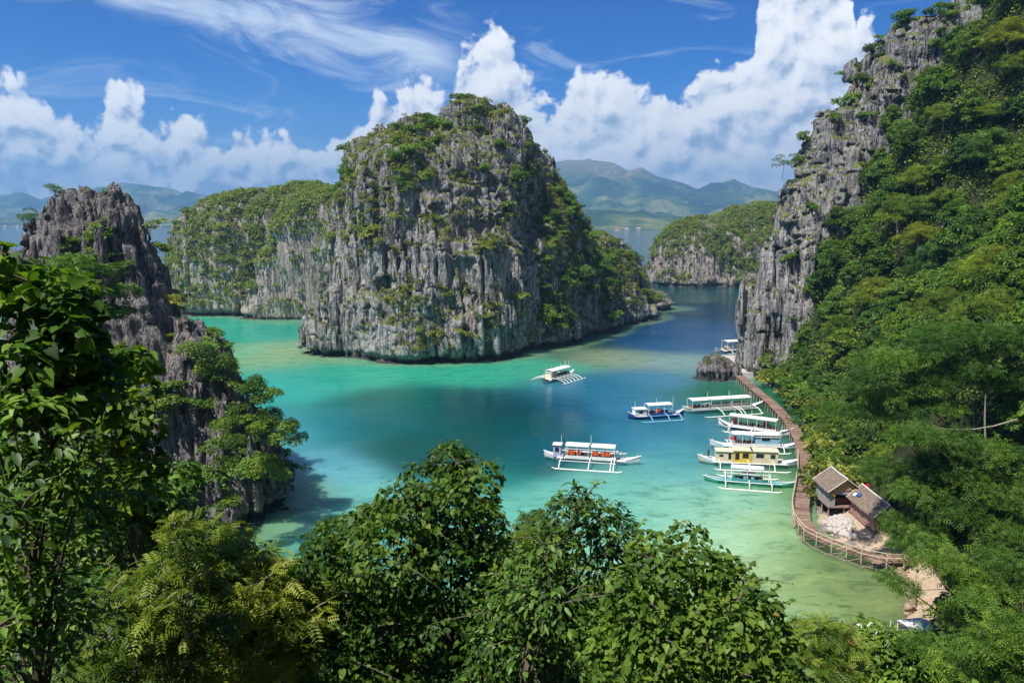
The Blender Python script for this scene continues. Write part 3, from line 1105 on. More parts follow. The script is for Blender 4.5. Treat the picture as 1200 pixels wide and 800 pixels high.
def pad_leaves(pads, per_area, size, kind, rg, upright=.55, droop=.5, bottom=-.35, shell=.55, jitter=.55):
    """leaves on flattened foliage pads: rows (x, y, z, rx, ry, rz)"""
    P_, N_, T_, S_, C_ = [], [], [], [], []
    for (x, y, z, a, b, c) in pads:
        n = max(6, int(per_area * (a * b + (a + b) * c * .8)))
        d = unit(rg.normal(size=(n, 3)))
        d[:, 2] = np.where(d[:, 2] < bottom, -d[:, 2], d[:, 2])
        r = shell + (1 - shell) * rg.random((n, 1)) ** .6
        lump = 1 + .32 * (vn(d[:, 0] * 2.2 + x, d[:, 1] * 2.2 + y, d[:, 2] * 2.2 + z, 3)[:, None] - .5) * 2
        p = d * r * lump * np.array([a, b, c]) + np.array([x, y, z])
        P_.append(p)
        N_.append(d * np.array([1 / a, 1 / b, 1 / c]) * min(a, b, c) * (1 - upright) + np.array([0, 0, upright]) + rg.normal(size=(n, 3)) * jitter * .6)
        t = d * np.array([1, 1, .2]) + np.array([0, 0, -droop]) + rg.normal(size=(n, 3)) * .55
        T_.append(t)
        S_.append(size * (.38 + 1.0 * rg.random(n) ** 1.1))
        base = rg.uniform(.05, .95)
        C_.append(np.where(rg.random(n) < .004, 1.0, np.clip(base * .48 + rg.random(n) * .48, 0, .97)))
    return leaf_cloud(np.concatenate(P_), np.concatenate(N_), np.concatenate(T_), np.concatenate(S_), kind, rg, np.concatenate(C_))


def tube(path, radii, seg=6):
    """tapered limb along a path -> V, F"""
    path = np.asarray(path, float)
    n = len(path)
    V, F = [], []
    for i in range(n):
        t = path[min(i + 1, n - 1)] - path[max(i - 1, 0)]
        t = t / (np.linalg.norm(t) + 1e-9)
        u = np.cross(t, (0.31, 0.95, 0.1) if abs(t[2]) > .8 else (0, 0, 1))
        u /= np.linalg.norm(u) + 1e-9
        w = np.cross(t, u)
        for k in range(seg):
            a = 2 * PI * k / seg
            V.append(path[i] + radii[i] * (math.cos(a) * u + math.sin(a) * w))
    for i in range(n - 1):
        for k in range(seg):
            k2 = (k + 1) % seg
            F.append((i * seg + k, i * seg + k2, (i + 1) * seg + k2, (i + 1) * seg + k))
    return np.array(V), np.array(F)


def limbs(base, top, pads, r0, rg, n_max=26):
    """trunk and a limb to each of the bigger pads -> V, F"""
    base, top = np.array(base, float), np.array(top, float)
    mid = (base + top) / 2 + np.append(rg.normal(size=2) * .06 * np.linalg.norm(top - base), 0)
    pth = [base - np.array([0, 0, .5]), base + (mid - base) * .5, mid, mid + (top - mid) * .55, top]
    Vs, Fs, k = [], [], 0
    V, F = tube(pth, [r0 * 1.35, r0, r0 * .85, r0 * .65, r0 * .35], 7)
    Vs.append(V)
    Fs.append(F)
    k += len(V)
    for (x, y, z, a, b, c) in pads[:n_max]:
        e = np.array([x, y, z - c * .2])
        f = np.clip((z - base[2]) / (top[2] - base[2] + 1e-6) - .32, .25, .9)
        s = base + (top - base) * f + (mid - (base + top) / 2) * (1 - abs(2 * f - 1))
        m = s * .45 + e * .55 + np.array([0, 0, .12 * np.linalg.norm(e - s)]) + rg.normal(size=3) * .08 * np.linalg.norm(e - s)
        q = r0 * rg.uniform(.28, .45)
        V, F = tube([s, (s + m) / 2, m, e], [q, q * .8, q * .6, q * .22], 5)
        Vs.append(V)
        Fs.append(F + k)
        k += len(V)
    return np.concatenate(Vs), np.concatenate(Fs)


def dome_pads(rg, R_, h, lo, n, flat=.42, spread=.36, cone=1.0, rough=.10):
    """pads spread over a dome of radius R_, top at h, lowest at lo"""
    out = []
    for i in range(n):
        rr = math.sqrt((i + .5) / n)
        a = i * 2.39996 + rg.uniform(-.4, .4)
        r = rr * R_ * rg.uniform(.85, 1.05)
        zt = h - (h - lo) * (rr ** (1.7 / cone)) * .85
        z = zt - rg.random() ** 2 * (zt - lo) * .55 + rg.normal() * rough * h * .4
        s = spread * R_ * rg.uniform(.7, 1.25) * (1.05 - .35 * rr)
        out.append((r * math.cos(a), r * math.sin(a), z - s * flat * .6, s * rg.uniform(.9, 1.25), s * rg.uniform(.9, 1.25), s * flat * rg.uniform(.8, 1.3)))
    return out


def make_tree(name, pads, mat, leaf, size, dens, seed, h, r0, bark=None, top=None, **kw):
    """(trunk mesh, crown mesh) for one tree standing at its own origin"""
    rg = np.random.default_rng(seed)
    V, F, t = pad_leaves(pads, dens, size, leaf, rg, **kw)
    crown = np_mesh(name + '_crown', V, F, [mat], smooth=False, attrs={'tint': t})
    V, F = limbs((0, 0, 0), top or (rg.normal() * .04 * h, rg.normal() * .04 * h, h * .82), pads, r0, rg)
    trunk = np_mesh(name + '_trunk', V, F, [bark or M_bark])
    return trunk, crown


def plant_tree(kind, meshes, loc, rz, scale, label, cat, group=None, sz=1.0):
    o = empty(kind, loc, rz)
    o.scale = (scale, scale, scale * sz)
    tag(o, label, cat, group)
    link('trunk', meshes[0], o)
    link('crown', meshes[1], o)
    return o


# ------------------------------------------------------------------ the forest on the right hillside
VAR = []
for i in range(7):
    rg = np.random.default_rng(100 + i)
    kind_ = i % 3
    if kind_ != 1 or i == 4:      # rounded crown of plain leaves
        pads = dome_pads(rg, .52, 1.0, .34, 46, flat=.80, spread=.24, cone=.8)
        kw = dict(upright=.35, droop=.5, bottom=-.4, shell=.5)
        lf, sz, dn, mt = 'card', .36, 150, LM['forest'] if i % 2 else LM['jungle']
    else:               # looser spreading crown of feathery leaves
        pads = dome_pads(rg, .60, 1.0, .38, 44, flat=.55, spread=.235, rough=.16)
        kw = dict(upright=.5, droop=.35, bottom=-.3, shell=.35, jitter=.8)
        lf, sz, dn, mt = 'tuft', .62, 96, LM['deep']
    pads = [tuple(v * 7.0 for v in p) for p in pads]
    VAR.append(make_tree('forest_tree', pads, mt, lf, sz, dn, 200 + i, 7.0, .16, **kw))
LIMEV = [make_tree('lime_tree', [tuple(v * 6.0 for v in p) for p in dome_pads(np.random.default_rng(150 + i), .58, 1.0, .40, 40, flat=.6, spread=.25)], LM['lime'], 'tuft', .54, 96, 260 + i, 6.0, .14,
                    M_pale_bark, upright=.5, droop=.35, bottom=-.25, shell=.35, jitter=.8) for i in range(2)]
NV = len(VAR)

POS = []        # planted crowns so far: x, y, radius


def clear_of(x, y, r, k=.62):
    for (a, b, c) in POS:
        if (a - x) ** 2 + (b - y) ** 2 < ((c + r) * k) ** 2:
            return False
    return True


def tree_label(px, py, kind):
    lime = kind == 'lime_tree'
    a = 'pale lime green tree' if lime else 'dark green leafy tree'
    if py < 200:
        return a + ' high up on the right hillside beside the cliff top'
    if px < 985 and py < 420:
        return a + ' at the edge of the bare cliff face on the right'
    if py < 330:
        return a + ' on the upper slope of the right hillside'
    if px < 1000:
        return a + ' leaning over the boardwalk below the right hillside'
    if py < 470:
        return a + ' on the middle slope of the right hillside'
    return a + ' on the lower slope of the right hillside behind the huts'


cand = np.random.default_rng(77).uniform((48, 66), (150, 216), (5200, 2))
gz_c = ground(cand[:, 0], cand[:, 1])
sd_c = poly_sd(cand[:, 0], cand[:, 1], SHORE)
tp = np.stack([cand[:, 0], cand[:, 1], gz_c + 4], 1)
cpx, cpy, cdep = project(tp)
cl_f = lump_field(cand[:, 0], cand[:, 1], gz_c + 3.0, CLIFF)
rg = np.random.default_rng(42)
n_forest = 0
order = np.argsort(cdep)
KEEP_CLEAR = [(50.0, 107.0, 8.0), (47, 98, 7.5), (46.5, 84, 6.0), (52, 98, 6)]
for q in rg.permutation(len(cand)):
    x, y = cand[q]
    if sd_c[q] < 1.2 or cpx[q] > 1290 or cpx[q] < 850 or cpy[q] < -60 or cl_f[q] > -1.0:
        continue
    s = rg.uniform(.75, 1.35) * (1.0 if sd_c[q] > 8 else .62)
    if gz_c[q] > 50:
        s *= 1.1
    r = 3.6 * s
    if any((x - a) ** 2 + (y - b) ** 2 < (c + r * .75) ** 2 for a, b, c in KEEP_CLEAR):
        continue
    if not clear_of(x, y, r, .60):
        continue
    lime = rg.random() < .16
    m = LIMEV[rg.integers(2)] if lime else VAR[rg.integers(NV)]
    POS.append((x, y, r))
    knd = 'lime_tree' if lime else 'forest_tree'
    plant_tree(knd, m, (x, y, gz_c[q] - .3), rg.uniform(0, 6.28), s * (7 / 6 if lime else 1), tree_label(cpx[q], cpy[q], knd), 'tree', 'trees on the right hillside', rg.uniform(.85, 1.15))
    n_forest += 1
    if n_forest >= 285:
        break
print('forest trees', n_forest)


# trees rooted on the cliff itself, up to the skyline
EDGE = np.array([(-40, 1175), (20, 1130), (70, 1080), (130, 1032), (200, 985), (290, 948), (400, 932), (440, 895)])


def cliff_trees(n, seed):
    rg = np.random.default_rng(seed)
    V, N = ROCKS['cliff_hill']
    px, py, dep = project(V)
    view = unit(np.array([0, 0, CAM_Z]) - V)
    ok = ((N * view).sum(1) > -.05) & (px > np.interp(py, EDGE[:, 0], EDGE[:, 1]) + 8) & (px < 1240) & (py > -50) & (V[:, 2] > 6)
    q = np.nonzero(ok)[0]
    got = []
    for i in rg.permutation(q):
        p = V[i]
        s_ = rg.uniform(.55, 1.0)
        r = 3.4 * s_
        if any((p[0] - a[0]) ** 2 + (p[1] - a[1]) ** 2 + (p[2] - a[2]) ** 2 < ((r + b) * .5) ** 2 for a, b in got):
            continue
        got.append((p, r))
        lime = rg.random() < .12
        m = LIMEV[rg.integers(2)] if lime else VAR[rg.integers(NV)]
        plant_tree('lime_tree' if lime else 'forest_tree', m, tuple(p + N[i] * .6 - np.array([0, 0, 3.4 * s_])), rg.uniform(0, 6.28), s_,
                   ('pale lime green tree' if lime else 'dark green leafy tree') + (' rooted high on the right cliff near its skyline' if py[i] < 150 else ' rooted in the right cliff beside its bare face'), 'tree', 'trees on the right hillside')
        if len(got) >= n:
            break
    return len(got)


print('cliff trees', cliff_trees(110, 5))


def understory(name, pts, nrm, size, spread, per, mat, seed, kind='card'):
    """low ground cover as one mesh"""
    rg = np.random.default_rng(seed)
    n = len(pts) * per
    p = np.repeat(pts, per, 0) + rg.normal(size=(n, 3)) * spread
    N = np.repeat(nrm, per, 0) * .5 + np.array([0, 0, .6]) + rg.normal(size=(n, 3)) * .5
    V, F, t = leaf_cloud(p, N, rg.normal(size=(n, 3)) + np.array([0, 0, -.2]), size * rg.uniform(.6, 1.3, n), kind, rg)
    o = link(name, np_mesh(name, V, F, [mat], smooth=False, attrs={'tint': t}))
    tag(o, kind='stuff')
    return o


SHRUB = []
for i in range(5):
    rg = np.random.default_rng(300 + i)
    pads = [(rg.normal() * .55, rg.normal() * .55, .5 + rg.random() * .9, rg.uniform(.45, .8), rg.uniform(.45, .8), rg.uniform(.3, .5)) for _ in range(9)]
    V, F, t = pad_leaves(pads, 105, .30, 'card', rg, upright=.5, droop=.3, bottom=-.2, shell=.4)
    SHRUB.append(np_mesh('rock_shrub', V, F, [LM['scrub']], smooth=False, attrs={'tint': t}))
SHRUB_D = []
for i in range(4):
    rg = np.random.default_rng(340 + i)
    pads = [(rg.normal() * .6, rg.normal() * .6, .6 + rg.random() * 1.0, rg.uniform(.5, .85), rg.uniform(.5, .85), rg.uniform(.3, .5)) for _ in range(9)]
    V, F, t = pad_leaves(pads, 105, .30, 'card', rg, upright=.5, droop=.3, bottom=-.2, shell=.4)
    SHRUB_D.append(np_mesh('rock_bush', V, F, [LM['forest']], smooth=False, attrs={'tint': t}))


rgu = np.random.default_rng(9)
up = rgu.uniform((44, 66), (150, 220), (17000, 2))
us = poly_sd(up[:, 0], up[:, 1], SHORE)
uz = ground(up[:, 0], up[:, 1])
u3 = np.stack([up[:, 0], up[:, 1], uz + .5], 1)
ux, uy, ud = project(u3)
ok = (us > 1.0) & (ux > 840) & (ux < 1260) & (uy > -60)
for a, b, c in KEEP_CLEAR:
    ok &= (up[:, 0] - a) ** 2 + (up[:, 1] - b) ** 2 > c * c
# bushes hanging over the water's edge behind the boardwalk
for k_ in range(12, 23):
    ax, ay = SHORE[k_]
    bx_, by_ = SHORE[k_ + 1]
    if ay < 112:
        continue
    for f_ in np.arange(0, 1, .14):
        s_ = rgu.uniform(1.3, 2.9)
        x_, y_ = ax + (bx_ - ax) * f_ + rgu.uniform(.2, 1.6), ay + (by_ - ay) * f_ + rgu.normal() * .6
        o_ = link('shore_bush', [*SHRUB, *SHRUB_D][rgu.integers(9)], None, (x_, y_, .35))
        o_.scale = (s_, s_, s_ * rgu.uniform(.7, 1.1))
        o_.rotation_euler = (0, -.25, rgu.uniform(0, 6.28))
        tag(o_, 'bush hanging over the water along the shore behind the boardwalk', 'bush', 'bushes along the right shore')
understory('undergrowth', u3[ok], np.tile([(-.6, 0, .8)], (ok.sum(), 1)), .55, (.9, .9, .55), 22, LM['forest'], 10)

# ------------------------------------------------------------------ scrub on the limestone
def facing(name, need_up=-.2):
    V, N = ROCKS[name]
    view = unit(np.array([0, 0, CAM_Z]) - V)
    f = (N * view).sum(1)
    m = (f > -.15) & (N[:, 2] > need_up) & (V[:, 2] > 1.5)
    return V[m], N[m]


# where the photograph shows green on the island: (px, py, rx, ry, weight, dark)
GREEN_MAIN = [(470, 215, 42, 60, 1.0, 1), (440, 270, 60, 30, 1.0, 0), (520, 255, 60, 22, .7, 0), (548, 130, 26, 16, 1.0, 1), (500, 150, 45, 14, .8, 1), (600, 150, 22, 20, .6, 1),
              (520, 340, 45, 26, 1.0, 0), (545, 365, 26, 32, 1.0, 0), (480, 360, 26, 34, .9, 0), (500, 405, 40, 16, .8, 0), (560, 400, 20, 16, .6, 0), (600, 250, 30, 20, .6, 0), (580, 285, 30, 20, .7, 0),
              (660, 250, 34, 60, 2.2, 1), (700, 315, 50, 40, 2.2, 1), (655, 330, 22, 50, 1.6, 1), (630, 210, 20, 40, 1.2, 1), (405, 200, 16, 30, .8, 1), (398, 230, 12, 24, .9, 1), (372, 240, 18, 30, .8, 0), (365, 300, 16, 60, .5, 0),
              (380, 400, 24, 14, .6, 0), (620, 360, 16, 30, .6, 0), (610, 400, 20, 10, .4, 0), (745, 345, 25, 14, .7, 0), (560, 200, 40, 25, .45, 1)]


def weight_at(px, py, spots):
    w = np.full(len(px), .035)
    dk = np.zeros(len(px))
    for (a, b, rx, ry, k, d) in spots:
        q = k * np.exp(-(((px - a) / rx) ** 2 + ((py - b) / ry) ** 2) * 1.2)
        dk = np.where(q > w, d, dk)
        w = np.maximum(w, q)
    return w, dk


def scatter_shrubs(rock, spots, n, smin, smax, seed, labels, group, minsep=.75, base=.035, names=('rock_shrub', 'rock_bush')):
    rg = np.random.default_rng(seed)
    V, N = facing(rock)
    px, py, dep = project(V)
    w, dk = weight_at(px, py, spots)
    w = w * (.6 + np.clip(N[:, 2] + .25, 0, 1) * .6)
    w = w / w.sum()
    cnt = 0
    got = []
    for q in rg.choice(len(V), min(len(V), n * 14), p=w):
        s = rg.uniform(smin, smax)
        p = V[q]
        if any((p[0] - a[0]) ** 2 + (p[1] - a[1]) ** 2 + (p[2] - a[2]) ** 2 < ((s + b) * minsep) ** 2 for a, b in got):
            continue
        got.append((p, s))
        dark = dk[q] > .5
        me = SHRUB_D[rg.integers(4)] if dark else SHRUB[rg.integers(5)]
        o = link(names[1] if dark else names[0], me, None, tuple(p + N[q] * .2 * s - np.array([0, 0, .35 * s])))
        o.rotation_euler = (N[q][1] * -.3, N[q][0] * .3, rg.uniform(0, 6.28))
        o.scale = (s, s, s * rg.uniform(.75, 1.15))
        tag(o, labels(px[q], py[q], dark), 'shrub' if not dark else 'bush', group)
        cnt += 1
        if cnt >= n:
            break
    return cnt


def main_label(px, py, dark):
    c = 'dark green bush' if dark else 'yellow green shrub'
    if py < 165:
        return c + ' on the summit of the big island rock'
    if px > 640:
        return c + ' on the shaded right flank of the big island rock'
    if px < 410:
        return c + ' on the left shoulder of the big island rock'
    if py < 310:
        return c + ' on the mid ledges of the big island rock'
    return c + ' on the fluted lower face of the big island rock'


scatter_shrubs('island_hill', GREEN_MAIN, 270, 1.0, 2.6, 1, main_label, 'shrubs on the big island rock', .36)
CREV = [(940, 250, 10, 20, .9, 1), (925, 190, 10, 12, .8, 1), (905, 330, 16, 20, .7, 0), (975, 150, 20, 30, .6, 1), (1000, 100, 30, 30, .6, 1), (1090, 70, 50, 40, .9, 1), (950, 330, 20, 50, .7, 1), (900, 420, 20, 16, .9, 0), (1060, 30, 40, 20, .5, 1)]
scatter_shrubs('cliff_hill', CREV, 110, .8, 2.0, 2, lambda px, py, dark: ('dark green bush' if dark else 'yellow green shrub') + (' near the top of the right cliff' if py < 180 else ' clinging to the bare face of the right cliff'), 'shrubs on the right cliff', .5, names=('cliff_shrub', 'cliff_bush'))
CRAGG = [(300, 515, 30, 50, 1.3, 1), (255, 560, 40, 30, .9, 1), (262, 440, 20, 30, .9, 0), (110, 290, 30, 26, 1.0, 1), (205, 350, 16, 14, .9, 0), (250, 430, 20, 30, 1.0, 1), (230, 400, 30, 14, .8, 1), (190, 300, 20, 20, .5, 0), (220, 460, 40, 30, .6, 1), (150, 270, 20, 10, .4, 0), (280, 470, 20, 20, .9, 1), (200, 560, 30, 40, .6, 1)]
scatter_shrubs('crag_hill', CRAGG, 140, .7, 1.7, 3, lambda px, py, dark: ('dark green bush' if dark else 'yellow green shrub') + (' on the upper ledges of the left crag' if py < 330 else ' on the lower face of the left crag'), 'shrubs on the left crag', .5, names=('crag_shrub', 'crag_bush'))


def overgrow(name, rock, spots, n, size, per, spread, mat, seed, base):
    """far slopes whose scrub reads as one mass: one mesh of leaf clumps"""
    rg = np.random.default_rng(seed)
    V, N = facing(rock)
    px, py, dep = project(V)
    w, dk = weight_at(px, py, spots)
    w = np.maximum(w, base) * (.3 + np.clip(N[:, 2] + .3, 0, 1)) * sm(fbm(V[:, 0] / 9, V[:, 1] / 9, V[:, 2] / 9, 5, 3), .33, .55)
    w = w * sm(V[:, 2], 2.0, 5.0)
    q = rg.choice(len(V), n, p=w / w.sum())
    c = V[q] + N[q] * .4
    R_ = rg.uniform(.6, 1.5, n) * spread
    k = per
    d = unit(rg.normal(size=(n, k, 3)))
    d[:, :, 2] = np.abs(d[:, :, 2]) * 1.0 - .15
    p = (c[:, None, :] + d * R_[:, None, None] * rg.uniform(.6, 1, (n, k, 1))).reshape(-1, 3)
    nr = (d * .6 + np.array([0, 0, .5]) + rg.normal(size=(n, k, 3)) * .35).reshape(-1, 3)
    ti = np.clip(np.repeat(rg.uniform(.1, .8, n), k) * .6 + rg.random(n * k) * .4, 0, 1)
    Vv, F, t = leaf_cloud(p, nr, rg.normal(size=(n * k, 3)) + np.array([0, 0, -.3]), size * rg.uniform(.6, 1.3, n * k), 'card', rg, ti)
    return tag(link(name, np_mesh(name, Vv, F, [mat], smooth=False, attrs={'tint': t})), kind='stuff')


overgrow('ground_cover', 'forested_island_hill', [(290, 280, 60, 60, 1, 0), (250, 235, 40, 16, .8, 0), (330, 250, 40, 40, .8, 0), (215, 330, 30, 40, .7, 0)], 3000, .75, 50, 1.5, LM['scrub'], 31, .55)
overgrow('ground_cover', 'far_island_hill', [(860, 290, 60, 40, 1, 0), (890, 260, 40, 30, 1, 0), (800, 262, 40, 10, 1, 0)], 2600, .95, 50, 2.0, LM['scrub'], 32, .42)
overgrow('creeping_scrub', 'island_hill', GREEN_MAIN, 6500, .45, 62, .95, LM['scrub'], 33, .03)

# ------------------------------------------------------------------ trees round the viewpoint
SHOOTS = {501: 80, 502: 90, 503: 80, 508: 24, 509: 40, 541: 60, 507: 40, 505: 50, 506: 50, 514: 30, 515: 40, 516: 60, 517: 50, 518: 40}


def hand_tree(kind, spots, dist, leaf, mat, size, dens, seed, label, cat='tree', depth=1.0, trunk_px=None, r0=.10, flat=.72, group=None, bark=None, top=None, root=None, **kw):
    """one tree shaped on its own: foliage pads listed as (px, py, radius px) at a ground distance, given depth and a real trunk"""
    rg = np.random.default_rng(seed)
    pads = []
    for s_ in spots:
        px, py, rp = s_[:3]
        dd = dist + (s_[3] if len(s_) > 3 else rg.uniform(-.7, .7) * depth)
        p = at_dist(px, py, dd)
        rm = rp * dd * 1.02 / FPX
        pads.append((p.x, p.y, p.z, rm * rg.uniform(.9, 1.15), rm * rg.uniform(.9, 1.15), rm * flat * rg.uniform(.85, 1.15)))
    A = np.array(pads)
    # a second set of pads a little behind, so that the crown is as deep as it is wide
    B = A[rg.permutation(len(A))[: int(len(A) * .8)]].copy()
    B[:, 1] += rg.uniform(.9, 2.0, len(B)) * A[:, 3].mean() * 1.3
    B[:, 2] -= rg.uniform(.1, .6, len(B)) * A[:, 3].mean()
    pads = [tuple(r) for r in np.concatenate([A, B])]
    bx = at_dist(trunk_px or float(np.mean([q[0] for q in spots])), 500, dist + A[:, 3].mean() * .8)
    gz = ground1(bx.x, bx.y)
    base = np.array([bx.x, bx.y, gz - .2])
    if root:                                     # rooted in the rock behind instead of the soil
        base = np.array([A[:, 0].mean() + root[0], A[:, 1].mean() + root[1], A[:, 2].min() + root[2]])
    loc = [(x - base[0], y - base[1], z - base[2], a, b, c) for x, y, z, a, b, c in pads]
    zt = max(p[2] for p in loc)
    tp_ = top or (float(np.mean([p[0] for p in loc])), float(np.mean([p[1] for p in loc])), zt * .93)
    V, F, t = pad_leaves(loc, dens, size, leaf, rg, **kw)
    # shoots that stick out of the crown, so that its outline is ragged
    shoots = SHOOTS.get(seed, 0)
    SV, SF, sk = [], [], 0
    LP, LN, LT = [], [], []
    for q in range(shoots):
        x, y, z, a, b, c = loc[rg.integers(len(A))]
        dv = unit(rg.normal(size=3) + np.array([0, -.2, .75]))
        p0 = np.array([x, y, z]) + dv * a * .6
        ln = a * rg.uniform(.7, 1.25)
        bend = np.array([rg.normal() * .25, rg.normal() * .25, -.25]) * ln
        pth = [p0 + dv * ln * f + bend * f * f for f in (0, .35, .7, 1)]
        tv, tf = tube(pth, [.014, .011, .008, .004], 4)
        SV.append(tv)
        SF.append(tf + sk)
        sk += len(tv)
        for f in np.linspace(.35, 1.02, rg.integers(5, 10)):
            LP.append(p0 + dv * ln * f + bend * f * f)
            LN.append(np.array([0, 0, .8]) + rg.normal(size=3) * .5)
            LT.append(dv * .5 + rg.normal(size=3) * .7)
    if shoots:
        V2, F2, t2 = leaf_cloud(np.array(LP), np.array(LN), np.array(LT), size * rg.uniform(.5, 1.1, len(LP)), leaf, rg, np.clip(rg.random(len(LP)) * .5 + .45, 0, .97))
        F = F + [f + len(V) for f in F2]
        V, t = np.concatenate([V, V2]), np.concatenate([t, t2])
    o = empty(kind, tuple(base))
    tag(o, label, cat, group)
    Vt, Ft = limbs((0, 0, 0), tp_, loc, r0, rg, 30)
    if shoots:
        Ft = np.concatenate([Ft] + [f + len(Vt) for f in SF])
        Vt = np.concatenate([Vt] + SV)
    link('trunk', np_mesh(kind + '_trunk', Vt, Ft, [bark or M_bark]), o)
    link('crown', np_mesh(kind + '_crown', V, F, [mat], smooth=False, attrs={'tint': t}), o)
    return o




def fill_spots(px0, px1, py0, py1, n, r, seed):
    """an even spread of pads over a patch"""
    r_ = np.random.default_rng(seed)
    out = []
    for i in range(n):
        f = (i * .618034 + r_.uniform(-.05, .05)) % 1
        out.append((px0 + (px1 - px0) * f, py0 + (py1 - py0) * (i + .5) / n + r_.uniform(-12, 12), r * r_.uniform(.75, 1.25), r_.uniform(-.8, .8)))
    return out


VK = dict(upright=.40, droop=.65, bottom=-.6, shell=.68, jitter=.6)
hand_tree('vine_covered_tree', [(522, 540, 24), (505, 566, 36), (546, 580, 36), (478, 596, 42), (522, 612, 52), (562, 618, 32), (436, 614, 36), (402, 636, 34), (370, 652, 30), (452, 655, 54),
                                (524, 672, 56), (572, 660, 32), (384, 690, 46), (352, 676, 26), (436, 722, 50), (562, 716, 38), (398, 768, 56), (470, 690, 50), (340, 730, 40), (565, 770, 34), (455, 790, 30), (510, 740, 44), (475, 760, 40), (540, 790, 40), (430, 800, 44), (490, 815, 44)],
          14.5, 'heart', LM['vine'], .108, 470, 501, 'tall vine covered tree with a pointed crown in the centre foreground', r0=.11, trunk_px=520, **VK)
hand_tree('leafy_tree', [(685, 588, 20), (668, 612, 34), (706, 618, 36), (648, 646, 38), (700, 662, 48), (618, 680, 38), (592, 716, 40), (640, 716, 48), (738, 640, 24), (582, 764, 40), (682, 735, 54), (612, 775, 50), (735, 690, 34), (570, 800, 40)],
          12.5, 'oval', LM['deep'], .145, 370, 502, 'dark leafy tree with a pointed top in front of the sandy shallows', r0=.09, upright=.35, droop=.5, bottom=-.5, shell=.65)
hand_tree('vine_covered_bush', [(778, 668, 34), (828, 664, 30), (800, 700, 52), (858, 690, 36), (748, 702, 36), (886, 718, 36), (850, 740, 54), (772, 750, 54), (906, 748, 30), (915, 788, 34), (868, 792, 50), (724, 768, 46), (800, 800, 50)],
          10.5, 'heart', LM['vine'], .098, 560, 503, 'round bush smothered in heart shaped vine leaves at the bottom centre', cat='bush', r0=.07, **VK)
hand_tree('lime_tree', [(602, 642, 26), (632, 636, 24), (578, 664, 26), (640, 660, 26), (610, 690, 34), (655, 700, 30)], 26, 'spray', LM['lime'], .42, 150, 504, 'bright lime green tree between the two dark foreground trees', r0=.1, upright=.5, droop=.3)
LK = dict(upright=.55, droop=.35, bottom=-.3, shell=.4, flat=.55)
hand_tree('lime_tree', [(318, 668, 26), (280, 660, 30), (244, 652, 26), (330, 704, 32), (292, 704, 36), (254, 694, 34), (345, 735, 34), (300, 745, 42), (262, 738, 36), (320, 780, 40), (280, 795, 40)], 13.5, 'spray', LM['lime'], .27, 300, 505,
          'yellow green feathery tree at the lower left beside the pointed vine covered tree', r0=.05, bark=M_pale_bark, **LK)
hand_tree('lime_tree', [(206, 628, 18), (228, 642, 22), (192, 668, 30), (156, 694, 30), (214, 694, 36), (126, 724, 34), (178, 724, 42), (236, 748, 34), (144, 760, 42), (200, 780, 42), (110, 790, 36)], 11.5, 'spray', LM['lime'], .23, 320, 506,
          'yellow green feathery tree in a patch of sun at the lower left', r0=.05, bark=M_pale_bark, **LK)
hand_tree('forest_tree', [(80, 770, 40), (120, 790, 46), (190, 780, 50), (255, 785, 46), (320, 790, 44), (40, 800, 44)], 17, 'oval', LM['vine'], .19, 210, 507, 'low green tree along the bottom left edge', r0=.1, upright=.5, droop=.4)
hand_tree('broad_leaved_tree', [(14, 322, 34), (52, 340, 34), (88, 362, 30), (20, 376, 44), (72, 398, 40), (34, 430, 46), (94, 430, 34), (12, 480, 46), (66, 480, 44), (-20, 350, 40)], 7.2, 'heart', LM['broad'], .125, 460, 508,
          'big leaved tree close to the viewpoint at the left edge', r0=.06, trunk_px=-30, depth=.5, **VK)
hand_tree('broad_leaved_tree', [(104, 416, 20), (134, 430, 22), (90, 444, 30), (122, 466, 32), (154, 478, 22), (76, 494, 36), (140, 504, 28), (168, 530, 18), (112, 540, 34), (152, 560, 24), (90, 572, 34), (136, 592, 28)], 13, 'heart', LM['broad'], .145, 360, 509,
          'bright green broad leaved tree in front of the left crag', r0=.05, trunk_px=100, **VK)
hand_tree('forest_tree', [(82, 306, 17), (108, 316, 18), (70, 330, 18), (124, 340, 16), (96, 346, 22), (60, 316, 14), (108, 364, 20), (130, 362, 13)], 62, 'spray', LM['forest'], .62, 60, 510, 'layered green tree growing below the top of the left crag', r0=.18, root=(0, 2, -3), upright=.6, droop=.2, flat=.5)
DK = dict(upright=.45, droop=.6, bottom=-.5, shell=.5)
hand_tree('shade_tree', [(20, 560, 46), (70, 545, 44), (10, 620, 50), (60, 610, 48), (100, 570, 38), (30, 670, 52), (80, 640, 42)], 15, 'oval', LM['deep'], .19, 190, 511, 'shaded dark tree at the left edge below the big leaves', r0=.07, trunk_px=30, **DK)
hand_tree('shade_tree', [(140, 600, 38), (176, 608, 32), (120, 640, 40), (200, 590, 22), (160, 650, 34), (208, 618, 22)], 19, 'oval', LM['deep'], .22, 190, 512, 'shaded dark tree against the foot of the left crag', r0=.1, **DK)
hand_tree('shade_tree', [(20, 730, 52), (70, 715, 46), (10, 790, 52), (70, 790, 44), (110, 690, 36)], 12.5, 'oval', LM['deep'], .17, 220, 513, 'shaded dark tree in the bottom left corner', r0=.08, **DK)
hand_tree('leafy_bush', fill_spots(-40, 90, 470, 800, 22, 44, 1), 6.6, 'oval', LM['deep'], .12, 330, 541, 'tall dense bush with broad leaves below the big leaved tree at the left edge', cat='bush', r0=.05, **DK)  # dark leaf colour stands in for the shade of this corner
